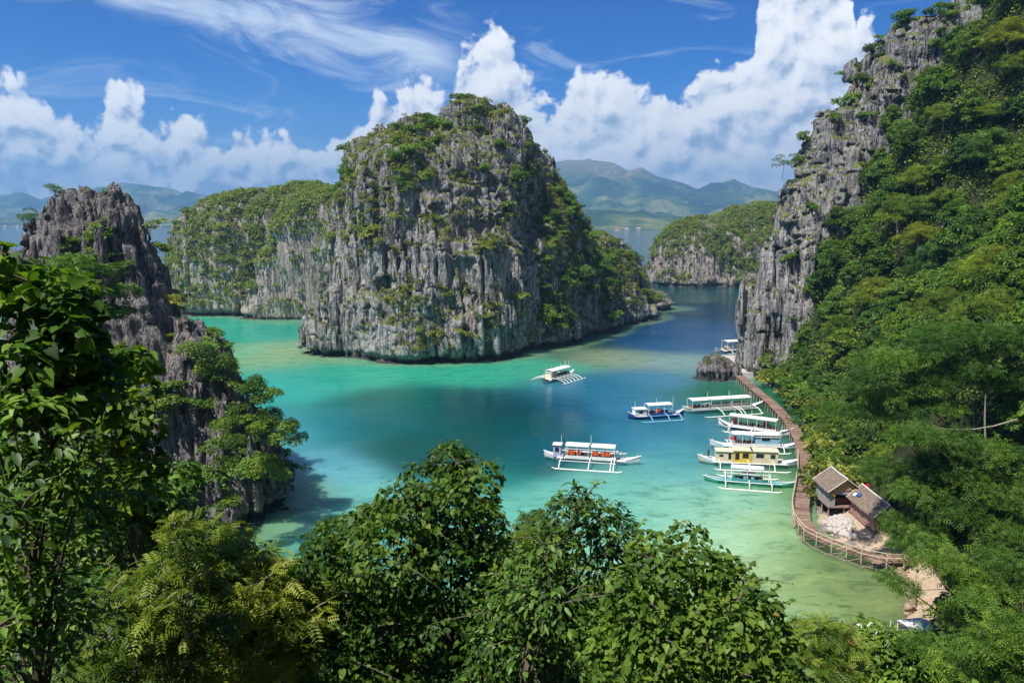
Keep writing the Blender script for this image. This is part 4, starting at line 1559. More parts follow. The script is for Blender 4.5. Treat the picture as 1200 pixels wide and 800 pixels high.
hand_tree('leafy_bush', fill_spots(60, 160, 575, 650, 12, 34, 2), 18, 'heart', LM['deep'], .18, 220, 542, 'dense climbing bush between the left edge and the yellow green trees', cat='bush', r0=.07, **VK)  # leaves coloured dark in place of shade here too
hand_tree('leafy_bush', fill_spots(130, 350, 785, 835, 12, 32, 3), 20, 'oval', LM['lime'], .21, 210, 543, 'bright leafy bush at the bottom left of the pointed foreground tree', cat='bush', r0=.07, **DK)
hand_tree('lime_tree', [(945, 752, 24), (972, 745, 22), (925, 770, 28), (960, 778, 30), (1000, 760, 22), (940, 800, 30), (985, 795, 30)], 31, 'spray', LM['lime'], .42, 150, 514, 'yellow green tree at the bottom below the sandy shallows', r0=.1, **LK)
hand_tree('forest_tree', [(1040, 752, 18), (1074, 760, 17), (1014, 752, 15), (1096, 768, 16), (1032, 768, 26), (1066, 778, 28), (1020, 792, 28), (1090, 790, 30), (1055, 800, 30), (1005, 800, 24)], 34, 'oval', LM['deep'], .34, 130, 515, 'dark green tree at the bottom beside the sandy shore', r0=.1, **DK)
FK = dict(upright=.5, droop=.35, bottom=-.3, shell=.3, flat=.62, jitter=.9)
hand_tree('layered_tree', [(1082, 512, 24), (1118, 520, 30), (1150, 532, 32), (1186, 540, 34), (1100, 548, 34), (1140, 566, 38), (1180, 580, 38), (1076, 578, 32), (1110, 596, 38), (1155, 616, 40), (1085, 622, 30), (1195, 624, 36), (1120, 640, 36)],
          62, 'tuft', LM['jungle'], .50, 150, 516, 'wide layered tree behind the huts at the right edge', r0=.24, **FK)
hand_tree('layered_tree', [(1092, 660, 26), (1126, 668, 30), (1168, 660, 36), (1196, 690, 36), (1146, 690, 34), (1062, 690, 18), (1180, 720, 36), (1160, 745, 30)],
          47, 'tuft', LM['jungle'], .44, 150, 517, 'layered tree overhanging the sandy shore at the right edge', r0=.18, trunk_px=1190, **FK)
hand_tree('layered_tree', [(1150, 762, 34), (1186, 748, 36), (1120, 786, 32), (1165, 795, 40), (1198, 785, 34), (1196, 730, 26)],
          30, 'tuft', LM['forest'], .36, 170, 518, 'dark layered tree in the bottom right corner', r0=.14, trunk_px=1215, **FK)
wide = hand_tree('layered_tree', [(1018, 444, 24), (1056, 424, 28), (1096, 408, 30), (1146, 396, 34), (1188, 402, 34), (1036, 468, 24), (1088, 448, 30), (1136, 432, 34), (1182, 446, 30), (1004, 484, 18), (1060, 484, 24), (1104, 478, 22)],
          86, 'tuft', LM['forest'], .66, 95, 519, 'tall spreading tree with a bare pale branch on the lower right hillside', r0=.30, bark=M_pale_bark, trunk_px=1152, **FK)

bb = [np.array(at_dist(px, py, 81.5)) - np.array(wide.location) for px, py in ((1092, 499), (1112, 503), (1140, 503), (1165, 499), (1192, 491))]
Vb, Fb = tube(bb, [.03, .05, .07, .08, .09], 6)
tag(link('bare_branch', np_mesh('bare_branch', Vb, Fb, [M_pale_bark]), wide), 'long bare pale branch')
Vb, Fb = tube([np.array(at_dist(px, py, 82.5)) - np.array(wide.location) for px, py in ((1156, 560), (1155, 525), (1154, 490), (1155, 462))], [.15, .12, .10, .05], 6)
tag(link('bare_stem', np_mesh('bare_stem', Vb, Fb, [M_pale_bark]), wide), 'upright bare pale stem')

# small trees clinging to the left crag
CR = [([(300, 448, 12), (316, 460, 9), (288, 456, 10), (304, 468, 10)], 113, 'rounded tree leaning over the water from the left crag'),
      ([(318, 488, 14), (336, 500, 11), (304, 502, 12), (326, 516, 13), (346, 518, 8)], 114, 'spreading tree overhanging the turquoise water below the left crag'),
      ([(240, 416, 16), (220, 410, 14), (260, 424, 13), (238, 432, 11)], 104, 'flat topped green tree across the middle of the left crag'),
      ([(312, 548, 11), (328, 558, 9), (300, 556, 10)], 111, 'small tree at the waterline of the left crag'),
      ([(258, 500, 12), (274, 516, 11), (250, 524, 12), (262, 540, 10)], 101, 'green tree in the cleft of the left crag')]
for i, (sp, dd, lb) in enumerate(CR):
    hand_tree('crag_tree', sp, dd - 7, 'card', LM['forest'], .27, 190, 530 + i, lb, r0=.07, root=(-2.2, 1.8, -1.6), upright=.4, droop=.4, bottom=-.4, flat=.8, group='small trees on the left crag', depth=.8)


def perch_tree(px, py, dist, h, seed, label):
    rg = np.random.default_rng(seed)
    p = at_dist(px, py, dist)
    pads = [(rg.normal() * .5 * h * .4, rg.normal() * .3 * h, h * rg.uniform(.55, 1.0), h * .24, h * .24, h * .12) for _ in range(8)]
    m = make_tree('summit_tree', pads, LM['deep'], 'spray', .34, 55, seed, h, .06, top=(0, 0, h * .8))
    plant_tree('summit_tree', m, tuple(p - Vector((0, 0, h))), 0, 1.0, label, 'tree', 'trees on the left crag top')


perch_tree(64, 217, 119, 3.2, 601, 'thin wind bent tree on the left pinnacle of the crag')
perch_tree(126, 222, 119, 3.0, 602, 'small flat topped tree on the right pinnacle of the crag')
perch_tree(36, 246, 117, 3.6, 603, 'tiny sparse tree on the far left shoulder of the crag')
perch_tree(918, 183, 214, 5.5, 604, 'small tree sticking out from the edge of the right cliff')
bigtop = [(540, 118, 9), (553, 116, 10), (548, 124, 11), (562, 124, 8)]
rg = np.random.default_rng(610)
p0 = at_dist(548, 122, 272)
pads = [(rg.normal() * 2.4, rg.normal() * 2.0, rg.uniform(1.5, 5.2), 1.8, 1.8, 1.1) for _ in range(11)]
plant_tree('summit_tree', make_tree('island_top_tree', pads, LM['deep'], 'card', .55, 55, 611, 5, .15, top=(0, 0, 4)), tuple(p0 - Vector((0, 0, 1.8))), 0, 1.0, 'bushy dark tree on the very top of the big island rock', 'tree')

# the slope between the viewpoint and the shore
YMIN = np.array([(-60, 300), (60, 330), (110, 420), (240, 590), (335, 665), (360, 690), (560, 690), (640, 680), (700, 640), (760, 680), (930, 760), (1000, 768), (1100, 778), (1125, 700), (1140, 600), (1260, 560)])
rg = np.random.default_rng(88)
nsl = 0
for _ in range(2600):
    y = rg.uniform(16, 84)
    x = rg.uniform(-.70, .70) * y
    d = float(poly_sd(np.array([x]), np.array([y]), SHORE)[0])
    if d < 2.0 or float(lump_field(np.array([x]), np.array([y]), np.array([3.0]), CRAG)[0]) > -1:
        continue
    if any((x - a) ** 2 + (y - b) ** 2 < (c + 1.5) ** 2 for a, b, c in KEEP_CLEAR):
        continue
    z = ground1(x, y)
    px, py, dep = project([(x, y, z)])
    lim = float(np.interp(px[0], YMIN[:, 0], YMIN[:, 1]))
    room = (py[0] - lim) * dep[0] / FPX * .93
    s = min(room / 7.2, rg.uniform(.55, 1.05))
    if s < .22 or dep[0] < 15 or (80 < px[0] < 370 and dep[0] < 31):
        continue
    r = 3.4 * s
    if not clear_of(x, y, r, .55):
        continue
    POS.append((x, y, r))
    lime = rg.random() < .3 and px[0] > 200
    m = LIMEV[rg.integers(2)] if lime else VAR[rg.integers(6)]
    if px[0] < 380:
        lb = 'yellow green tree in the thicket at the lower left' if lime else 'dark green tree in the thicket at the lower left'
    elif px[0] < 900:
        lb = 'yellow green tree hidden below the foreground crowns' if lime else 'dark green tree hidden below the foreground crowns'
    else:
        lb = 'yellow green tree in the thicket at the lower right' if lime else 'dark green tree in the thicket at the lower right'
    plant_tree('lime_tree' if lime else 'forest_tree', m, (x, y, z - .2), rg.uniform(0, 6.28), s, lb, 'tree', 'trees on the slope below the viewpoint', 1.0)
    nsl += 1
    if nsl > 110:
        break
print('slope trees', nsl)
up = np.stack([rg.uniform(-62, 58, 9000), rg.uniform(7, 100, 9000)], 1)
us = poly_sd(up[:, 0], up[:, 1], SHORE)
uz = ground(up[:, 0], up[:, 1])
ux, uy, ud = project(np.stack([up[:, 0], up[:, 1], uz + .8], 1))
ok = (us > 1.5) & (ux > -60) & (ux < 1260) & (uy < 900) & (uy > np.interp(ux, YMIN[:, 0], YMIN[:, 1]))
for a, b, c in KEEP_CLEAR:
    ok &= (up[:, 0] - a) ** 2 + (up[:, 1] - b) ** 2 > c * c
understory('undergrowth', np.stack([up[:, 0], up[:, 1], uz + .35], 1)[ok], np.tile([(0, .3, .8)], (ok.sum(), 1)), .26, (.7, .7, .5), 42, LM['deep'], 11, 'card')

# ------------------------------------------------------------------ paint, wood, cloth
M_white = plain_mat('white_paint', (0.76, 0.76, 0.74), .45, .4, .10, 2.0, .25)
M_cream = plain_mat('cream_paint', (0.66, 0.58, 0.42), .5, .4, .12, 2.0, .3)
M_yellow = plain_mat('yellow_paint', (0.72, 0.47, 0.07), .5, .4, .12, 2.0, .25)
M_blue = plain_mat('deep_blue_paint', (0.03, 0.08, 0.32), .4, .45, .15, 2.0, .2)
M_sky = plain_mat('pale_blue_paint', (0.25, 0.47, 0.66), .45, .4, .12, 2.0, .25)
M_lav = plain_mat('lavender_paint', (0.38, 0.42, 0.62), .45, .4, .12, 2.0, .25)
M_green = plain_mat('sea_green_paint', (0.05, 0.36, 0.22), .45, .4, .15, 2.0, .25)
M_teal = plain_mat('teal_paint', (0.06, 0.30, 0.33), .45, .4, .15, 2.0, .25)
M_navy = plain_mat('dark_stripe_paint', (0.03, 0.035, 0.06), .5, .4, .2, 2.0, .2)
M_canvas = plain_mat('white_canvas', (0.78, 0.78, 0.76), .8, .1, .12, 1.2, .3)
M_bamboo = plain_mat('bamboo_pole', (0.74, 0.73, 0.68), .55, .3, .12, 4.0, .2)
M_dark = plain_mat('dark_interior', (0.025, 0.022, 0.02), .6, .3, .3)
M_glass, g = new_mat('window_glass')
p_ = principled(g, (0.02, 0.025, 0.03), .08, .5)
g.l.new(p_.outputs[0], g.out.inputs[0])
M_varn = plain_mat('brown_wood', (0.22, 0.11, 0.06), .55, .3, .35, 5.0)
M_orange = plain_mat('orange_fabric', (0.75, 0.12, 0.03), .8, .15, .15, 6)
M_red = plain_mat('red_fabric', (0.60, 0.03, 0.03), .8, .15, .15, 6)
M_plank = plain_mat('brown_planks', (0.22, 0.14, 0.105), .85, .15, .4, 2.0, .35)
M_plank2 = plain_mat('bleached_planks', (0.30, 0.215, 0.17), .85, .15, .4, 2.0, .3)
M_plank3 = plain_mat('dark_planks', (0.13, 0.08, 0.06), .85, .15, .4, 2.0, .3)
M_post = plain_mat('weathered_posts', (0.34, 0.27, 0.20), .85, .15, .35, 4.0, .4)
M_rail = plain_mat('bleached_bamboo_rail', (0.55, 0.47, 0.34), .7, .2, .2, 5.0)


class MB:
    """collects boxes, tubes and sheets for one mesh"""
    def __init__(self):
        self.V, self.F, self.k = [], [], 0

    def add(self, V, F):
        V = np.asarray(V, float)
        self.V.append(V)
        self.F += [tuple(int(i) + self.k for i in f) for f in F]
        self.k += len(V)
        return self

    def box(self, x0, x1, y0, y1, z0, z1, rot=None, at_=None):
        V = np.array([(x, y, z) for z in (z0, z1) for y in (y0, y1) for x in (x0, x1)], float)
        if rot is not None:
            V = V @ np.array(rot).T
        if at_ is not None:
            V = V + np.array(at_)
        return self.add(V, [(0, 2, 3, 1), (4, 5, 7, 6), (0, 1, 5, 4), (2, 6, 7, 3), (0, 4, 6, 2), (1, 3, 7, 5)])

    def tube(self, path, r, seg=6):
        path = [np.array(p, float) for p in path]
        rr = [r] * len(path) if np.isscalar(r) else r
        V, F = tube(path, rr, seg)
        n = len(path)
        F = [tuple(f) for f in F]
        F.append(tuple(reversed(range(seg))))
        F.append(tuple((n - 1) * seg + i for i in range(seg)))
        return self.add(V, F)

    def build(self, name, mat, parent=None, smooth=False, mats=None, idx=None):
        me = bpy.data.meshes.new(name)
        me.from_pydata(np.concatenate(self.V).tolist(), [], self.F)
        for m in (mats or [mat]):
            me.materials.append(m)
        if idx:
            for p, i in zip(me.polygons, idx):
                p.material_index = i
        if smooth:
            for p in me.polygons:
                p.use_smooth = True
        me.update()
        return link(name, me, parent)


# ------------------------------------------------------------------ outrigger boats
def bangka(ends, label, hull=M_white, stripe=M_navy, W=.95, sheer=.62, bow=1.0, canopies=(), masts=(), beams=(), off=4.6, fl=(-.33, .33), floatm=M_bamboo, inner=True,
           cabin=None, wheel=None, deckm=M_white, wallm=M_white, posts=True, height=2.35, group='outrigger boats in the bay', benches=True, square=False, sidewalls=True, flag=None):
    a, b = at(*ends[0], .25), at(*ends[1], .25)
    L = math.hypot(b.x - a.x, b.y - a.y)
    o = empty('outrigger_boat', ((a.x + b.x) / 2, (a.y + b.y) / 2, 0), math.atan2(b.y - a.y, b.x - a.x))
    tag(o, label, 'boat', group)
    # hull
    S = np.linspace(-1, 1, 25)
    prof = [(0, -.30), (.55, -.22), (.85, .05), (.97, .35), (1, 1)]
    V, F = [], []

    def sec(s):
        w = W * max(0.03, (1 - abs(s) ** 2.6)) ** .75
        zs = sheer + bow * max(0, (abs(s) - .35) / .65) ** 2.2
        return w, zs
    for s in S:
        w, zs = sec(s)
        keel = .55 * max(0, abs(s) - .6) / .4
        row = []
        for (fy, fz) in prof:
            z = fz * zs if fz == 1 else (fz + keel) * (1 if fz < 0 else zs)
            row.append((s * L / 2 * (1 + .02 * fz), fy * w, min(z, zs)))
        V += [(x, -y, z) for x, y, z in row[::-1]] + row[1:]
    n = 2 * len(prof) - 1
    for i in range(len(S) - 1):
        for k in range(n - 1):
            F.append((i * n + k, i * n + k + 1, (i + 1) * n + k + 1, (i + 1) * n + k))
    for i in range(len(S) - 1):
        F.append((i * n, (i + 1) * n, (i + 1) * n + n - 1, i * n + n - 1))
    idx = [1 if (q % (n - 1)) in (0, n - 2) else 0 for q in range((len(S) - 1) * (n - 1))] + [2] * (len(S) - 1)
    MB().add(V, F).build('hull', None, o, True, [hull, stripe, deckm], idx)
    gm = MB()
    for sgn in (-1, 1):
        gm.tube([(s * L / 2 * 1.02, sgn * sec(s)[0], sec(s)[1] + .03) for s in S], .055, 5)
    gm.build('gunwale', M_white, o)
    dz = sheer + .06
    if deckm is not None:
        MB().box(-L * .36, L * .36, -W * 1.12, W * 1.12, dz, dz + .06).build('deck', deckm, o)
    # roofs on posts
    for (x0, x1, mat) in canopies:
        x0, x1 = x0 * L, x1 * L
        V, F = [], []
        m = 9
        ny = 7
        Wc = W * 1.28
        for top in (0, 1):
            for i in range(m):
                for k in range(ny):
                    y = -1 + 2 * k / (ny - 1)
                    x = x0 + (x1 - x0) * i / (m - 1)
                    sag = .05 * math.sin(i * PI * (m - 1) / 4) ** 2
                    V.append((x, y * Wc, dz + height + .20 * (1 - y * y) - (0 if top else .07) - sag * (1 - y * y)))
        for i in range(m - 1):
            for k in range(ny - 1):
                q = i * ny + k
                F.append((q, q + ny, q + ny + 1, q + 1))
                F.append((m * ny + q, m * ny + q + 1, m * ny + q + ny + 1, m * ny + q + ny))
        for i in range(m - 1):
            for k in (0, ny - 1):
                q = i * ny + k
                F.append((q, m * ny + q, m * ny + q + ny, q + ny) if k else (q, q + ny, m * ny + q + ny, m * ny + q))
        for k in range(ny - 1):
            for i in (0, m - 1):
                q = i * ny + k
                F.append((q, q + 1, m * ny + q + 1, m * ny + q) if i == 0 else (q, m * ny + q, m * ny + q + 1, q + 1))
        MB().add(V, F).build('canopy', mat, o, True)
        if posts:
            npst = max(2, int((x1 - x0) / 1.7) + 1)
            for i in range(npst):
                x = x0 + .12 + (x1 - x0 - .24) * i / (npst - 1)
                for sgn in (-1, 1):
                    MB().tube([(x, sgn * W * 1.1, dz), (x, sgn * W * 1.16, dz + height + .02)], .045, 5).build('post', M_white, o)
        if sidewalls:
            for sgn in (-1, 1):
                MB().box(x0, x1, sgn * W * 1.14 - .03, sgn * W * 1.14 + .03, dz + .06, dz + .62).build('side_panel', wallm, o)
        if benches:
            bmx = MB()
            x = x0 + .6
            while x < x1 - .5:
                bmx.box(x - .2, x + .2, -W * .95, W * .95, dz + .42, dz + .5)
                bmx.box(x - .24, x - .18, -W * .95, W * .95, dz + .5, dz + 1.0)
                x += 1.15
            bmx.build('bench', M_varn, o)
    # closed cabins with windows: (x0, x1, half width, height, wall, roof, windows)
    for (x0, x1, hw, hh, wm, rm, wins) in (cabin or []):
        x0, x1 = x0 * L, x1 * L
        c = MB().box(x0, x1, -hw, hw, dz + .06, dz + hh).build('cabin', wm, o)
        rf = MB().box(x0 - .15, x1 + .15, -hw - .18, hw + .18, dz + hh + .003, dz + hh + .09).build('roof', rm, o)
        for (wx, ww, wz0, wz1) in wins:
            xc = x0 + wx * (x1 - x0)
            for sgn in (-1, 1):
                MB().box(xc - ww / 2, xc + ww / 2, sgn * (hw + .012) - .01, sgn * (hw + .012) + .01, dz + wz0, dz + wz1).build('window', M_glass, c)
    for (x, h) in masts:
        m_ = MB().tube([(x * L, 0, dz), (x * L, 0, dz + h)], [.06, .035], 6).build('mast', M_white, o)
        if flag and (x, h) == masts[0]:
            MB().box(x * L, x * L + .5, -.01, .01, dz + h - .35, dz + h - .05).build('flag', flag, m_)
    # outriggers
    for x in beams:
        if square:
            pth = [(x * L, -off, .35), (x * L, -off, .95), (x * L, -W, 1.0), (x * L, W, 1.0), (x * L, off, .95), (x * L, off, .35)]
        else:
            pth = [(x * L, -off - .12, .12), (x * L, -off * .97, .42), (x * L, -off * .82, .86), (x * L, -off * .5, 1.14), (x * L, 0, 1.2), (x * L, off * .5, 1.14), (x * L, off * .82, .86), (x * L, off * .97, .42), (x * L, off + .12, .12)]
        MB().tube(pth, .095, 6).build('outrigger_beam', floatm, o)
    if beams:
        for sgn in (-1, 1):
            MB().tube([(fl[0] * L - .7, sgn * off, .32), (fl[0] * L, sgn * off, .12), (fl[1] * L, sgn * off, .12), (fl[1] * L + .7, sgn * off, .34)], [.06, .13, .13, .06], 7).build('outrigger_float', floatm, o)
            if inner:
                zz = 1.0 if square else 1.02
                MB().tube([(min(beams) * L - .3, sgn * off * .68, zz + .04), (max(beams) * L + .3, sgn * off * .68, zz + .04)], .065, 6).build('outrigger_rail', floatm, o)
    # anchor line and bow post
    MB().tube([(L * .47, 0, sheer + bow * .75), (L * .47, 0, sheer + bow + .25)], .06, 5).build('bow_post', M_white, o)
    return o, L, dz


def on_boat(bt, x, y, z):
    o, L, dz = bt
    c, s = math.cos(o.rotation_euler.z), math.sin(o.rotation_euler.z)
    return (o.location.x + c * x * L - s * y, o.location.y + s * x * L + c * y, z)


W1 = [(t, .8, .75, 1.35) for t in (.18, .5, .82)]
b1 = bangka(((672, 438.5), (635, 449)), 'small white outrigger boat alone below the big island rock', W=.95, canopies=[(-.30, .30, M_canvas)], masts=[(-.34, 3.8), (-.22, 4.0), (-.08, 3.6), (.22, 3.6)], beams=(-.26, -.15, -.04, .07, .18, .28), off=5.0,
            cabin=[(.12, .30, .9, 1.9, M_cream, M_white, [(.3, .5, .5, 1.5), (.75, .45, .5, 1.5)])], inner=False)
b2 = bangka(((736, 490), (801, 486)), 'deep blue hulled outrigger boat at anchor in the middle of the bay', hull=M_blue, stripe=M_blue, W=.95, canopies=[(-.18, .26, M_canvas)], masts=[(-.38, 3.2), (.0, 3.5), (.30, 3.6)], beams=(-.18, .12, .34), off=3.6,
            cabin=[(-.40, -.20, .9, 1.55, M_white, M_white, [(.5, .9, .7, 1.2)])], floatm=M_sky, wallm=M_blue)
b3 = bangka(((800, 483), (893, 477)), 'long white outrigger boat with three canopies beside the upper boardwalk', W=1.1, canopies=[(-.42, -.20, M_canvas), (-.19, .07, M_canvas), (.075, .32, M_canvas)], masts=[(-.2, 3.8), (.07, 3.9), (.34, 3.4)], beams=(-.12, .10, .14, .34), off=5.0,
            cabin=[(-.15, .28, .95, 1.0, M_white, M_cream, [(.2, .5, .4, .8), (.5, .5, .4, .8), (.8, .5, .4, .8)])], stripe=M_green)
b4 = bangka(((929, 511), (842, 499)), 'white outrigger boat with dark stripe and upswept bow, farthest of four moored together', W=.95, canopies=[(-.30, .34, M_canvas)], masts=[(-.30, 3.9), (.05, 3.9), (.28, 3.9)], beams=(-.28, .0, .30), off=3.3, bow=1.3)
b5 = bangka(((936, 526), (832, 523)), 'white outrigger boat with pale blue cabin sides moored behind the yellow boat', W=.95, canopies=[(-.28, .26, M_canvas)], masts=[(-.30, 3.8), (.0, 3.8), (.28, 3.8)], beams=(-.30, .02, .30), off=3.0, stripe=M_sky,
            cabin=[(-.26, .0, 1.0, 1.9, M_sky, M_canvas, [(.55, 1.5, 1.2, 1.7)])], wallm=M_white)
b6 = bangka(((938, 546), (818, 541)), 'cream and yellow outrigger boat with a long windowed cabin', W=1.1, stripe=M_sky, masts=[(-.22, 3.4), (-.06, 3.6), (.12, 3.4)], beams=(-.22, .02, .30), off=3.6,
            cabin=[(-.27, -.02, 1.1, 2.15, M_cream, M_cream, [(.2, .8, 1.0, 1.7), (.7, 1.3, 1.05, 1.75)]), (-.018, .16, 1.1, 2.15, M_yellow, M_cream, [(.35, 1.0, .9, 1.75), (.8, .7, .6, 1.75)]), (.163, .33, 1.05, 1.9, M_cream, M_cream, [(.2, .5, .6, 1.6), (.7, .7, 1.0, 1.4)])], hull=M_cream)
b7 = bangka(((931, 570), (825, 562)), 'slim sea green outrigger boat with white canopy, nearest of four moored together', hull=M_green, stripe=M_green, W=.75, sheer=.5, bow=.55, canopies=[(-.16, .20, M_canvas)], masts=[(-.22, 3.0), (.2, 3.0)], beams=(-.24, .0, .26), off=3.2, square=True, fl=(-.30, .30),
            cabin=[(-.06, .06, .6, 1.3, M_sky, M_white, [(.5, .6, .5, 1.1)])], wallm=M_teal, deckm=M_teal)
b8 = bangka(((638, 536), (750, 543)), 'white outrigger boat with two canopies and a small wheelhouse, nearest to the foreground trees', W=1.0, stripe=M_lav, canopies=[(-.27, -.02, M_canvas), (.0, .25, M_canvas)], masts=[(-.32, 3.9), (-.01, 4.2)], beams=(-.30, .0, .22, .25), off=5.4, fl=(-.33, .30),
            cabin=[(-.40, -.32, .75, 2.2, M_lav, M_white, [(.5, .7, 1.0, 1.8)])])
b9 = bangka(((890, 409), (838, 413)), 'white two level boat moored behind the grey boulder at the boardwalk end', W=1.3, canopies=[(-.36, .30, M_canvas)], masts=[(.0, 4.2)], beams=(-.25, .0, .25), off=3.4, height=3.0,
            cabin=[(-.30, .24, 1.2, 1.6, M_white, M_white, [(.25, 1.0, .7, 1.2), (.7, 1.0, .7, 1.2)])])
b10 = bangka(((975, 768), (1106, 753)), 'white outrigger boat half hidden under the trees at the bottom of the bay', W=.9, canopies=[(-.30, -.10, M_canvas), (.12, .34, M_canvas)], masts=[(.0, 2.6)], beams=(-.2, .1, .32), off=2.6, height=1.9)


# life vests hung inside the boats
def vest_mesh(mat):
    m = MB()
    for s in (-1, 1):
        m.box(s * .05 - (.17 if s < 0 else 0), s * .05 + (.17 if s > 0 else 0), -.06, .06, 0, .52)
        m.box(s * .13 - .05, s * .13 + .05, -.05, .05, .52, .66)
    m.box(-.2, .2, .06, .12, 0, .60)
    me_o = m.build('life_vest', mat)
    bev = me_o.modifiers.new('bevel', 'BEVEL')
    bev.width = .03
    return me_o


v_or, v_rd = vest_mesh(M_orange), vest_mesh(M_red)
first = {}
for (bt, who, mat, places) in ((b8, 'in the two canopy boat nearest the foreground trees', v_or, [(-.22, -.9), (-.19, -.9), (-.13, -.9), (.03, -.9), (.06, -.9), (.12, -.9), (.15, -.9), (.18, -.9)]),
                               (b4, 'in the dark striped boat farthest along the moored row', v_rd, [(.31, -.8), (.28, -.8), (-.12, -.8), (-.15, -.8)]),
                               (b5, 'in the boat with pale blue cabin sides', v_rd, [(.24, -.8), (.21, -.8)]), (b2, 'on the deep blue boat', v_or, [(-.02, -.95), (.02, -.95)])):
    for (x, y) in places:
        p = on_boat(bt, x, y, bt[2] + .75)
        src = mat
        o = src.copy()
        col.objects.link(o)
        o.location = p
        o.rotation_euler = (0, 0, bt[0].rotation_euler.z + rg.uniform(-.3, .3))
        o.scale = (1.25, 1.25, 1.25)
        tag(o, ('orange' if src is v_or else 'red') + ' life vest hanging ' + who, 'life vest', 'life vests ' + who)
for o in (v_or, v_rd):
    bpy.data.objects.remove(o)


# ------------------------------------------------------------------ people
def person_mesh(shirt, trousers, skin, hair, arm=.15, bend=0.0, seed=0):
    v, e, r = [], [], []

    def j(p, rad, par=None):
        v.append(p)
        r.append(rad)
        if par is not None:
            e.append((par, len(v) - 1))
        return len(v) - 1
    pel = j((0, 0, .95), .15)
    ab = j((0, .01, 1.12), .135, pel)
    ch = j((0, 0, 1.32), .155, ab)
    nk = j((0, .0, 1.48), .06, ch)
    hd = j((0, .01, 1.58), .085, nk)
    h2 = j((0, .015, 1.68), .095, hd)
    j((0, .0, 1.75), .06, h2)
    for s in (-1, 1):
        hp = j((s * .10, 0, .88), .105, pel)
        kn = j((s * .11, -.03, .50), .065, hp)
        an = j((s * .115, .02, .09), .042, kn)
        j((s * .125, -.13, .035), .035, an)
        sh = j((s * .19, 0, 1.41), .065, ch)
        el = j((s * (.24 + arm * .5), .03, 1.14), .045, sh)
        wr = j((s * (.25 + arm), -.08, .90), .032, el)
        pa = j((s * (.25 + arm), -.10, .84), .036, wr)
        for k in range(4):
            f = j((s * (.235 + arm + .018 * k), -.115, .79 - .006 * abs(k - 1)), .010, pa)
            j((s * (.235 + arm + .018 * k), -.105, .745 - .008 * abs(k - 1)), .008, f)
        th = j((s * (.22 + arm), -.135, .82), .011, pa)
        j((s * (.215 + arm), -.15, .785), .009, th)
    me = bpy.data.meshes.new('person')
    me.from_pydata(v, e, [])
    o = bpy.data.objects.new('person_build', me)
    col.objects.link(o)
    mod = o.modifiers.new('skin', 'SKIN')
    for i, sv in enumerate(me.skin_vertices[0].data):
        sv.radius = (r[i], r[i] * (.75 if i in (0, 1, 2) else 1))
        sv.use_root = i == 0
    o.modifiers.new('sub', 'SUBSURF').levels = 1
    dg = bpy.context.evaluated_depsgraph_get()
    out = bpy.data.meshes.new_from_object(o.evaluated_get(dg))
    bpy.data.objects.remove(o)
    for m in (shirt, trousers, skin, hair):
        out.materials.append(m)
    for p in out.polygons:
        c = p.center
        ax = abs(c.x)
        if c.z > 1.68 or (c.z > 1.56 and c.y > .045):
            k = 3
        elif c.z > 1.47:
            k = 2
        elif c.z > .97:
            k = 0 if not (ax > .235 and c.z < 1.2) else 2
        elif c.z > .42 and ax < .21:
            k = 1
        else:
            k = 2
        p.material_index = k
        p.use_smooth = True
    return out


M_skin = plain_mat('tanned_skin', (0.32, 0.17, 0.10), .6, .3, .1)
M_hair = plain_mat('black_hair', (0.012, 0.010, 0.010), .5, .4, .2)
M_black = plain_mat('black_cloth', (0.02, 0.02, 0.025), .9, .1, .2)
M_denim = plain_mat('blue_cloth', (0.07, 0.12, 0.25), .9, .1, .2)
M_shirt = plain_mat('white_cloth', (0.7, 0.7, 0.7), .9, .1, .1)
M_tealc = plain_mat('teal_cloth', (0.03, 0.25, 0.35), .9, .1, .1)


def person(loc, rz, cl, label, arm=.12):
    o = link('person', person_mesh(cl[0], cl[1], M_skin, M_hair, arm), None, loc)
    o.rotation_euler = (0, 0, rz)
    tag(o, label, 'person')
    return o


p6 = on_boat(b6, .40, 0, b6[2] + .34)
person(p6, -1.2, (M_black, M_black), 'person in dark clothes standing on the bow of the cream and yellow boat')
p8 = on_boat(b8, .31, .1, b8[2] - .01)
person(p8, 1.2, (M_shirt, M_denim), 'person in a white top standing near the bow of the two canopy boat', .2)
for (px, py, lb) in ((977.5, 729.5, 'swimmer with dark hair in the shallows above the bottom trees, leftmost of three'), (981.5, 730, 'swimmer with dark hair in the shallows above the bottom trees, middle of three'), (987, 730, 'swimmer with dark hair in the shallows above the bottom trees, rightmost of three')):
    q = at(px, py, .2)
    person((q.x, q.y, -1.22), 2.5, (M_black, M_black), lb, .3)
q = at(1101, 760, .6)
person((q.x, q.y, max(.3, ground1(q.x, q.y))), 1.5, (M_tealc, M_denim), 'person in a teal shirt standing on the shore under the bottom right trees')
q = at(1092, 757, .6)
person((q.x, q.y, max(.3, ground1(q.x, q.y))), .5, (M_orange, M_black), 'person in an orange shirt standing on the shore under the bottom right trees')

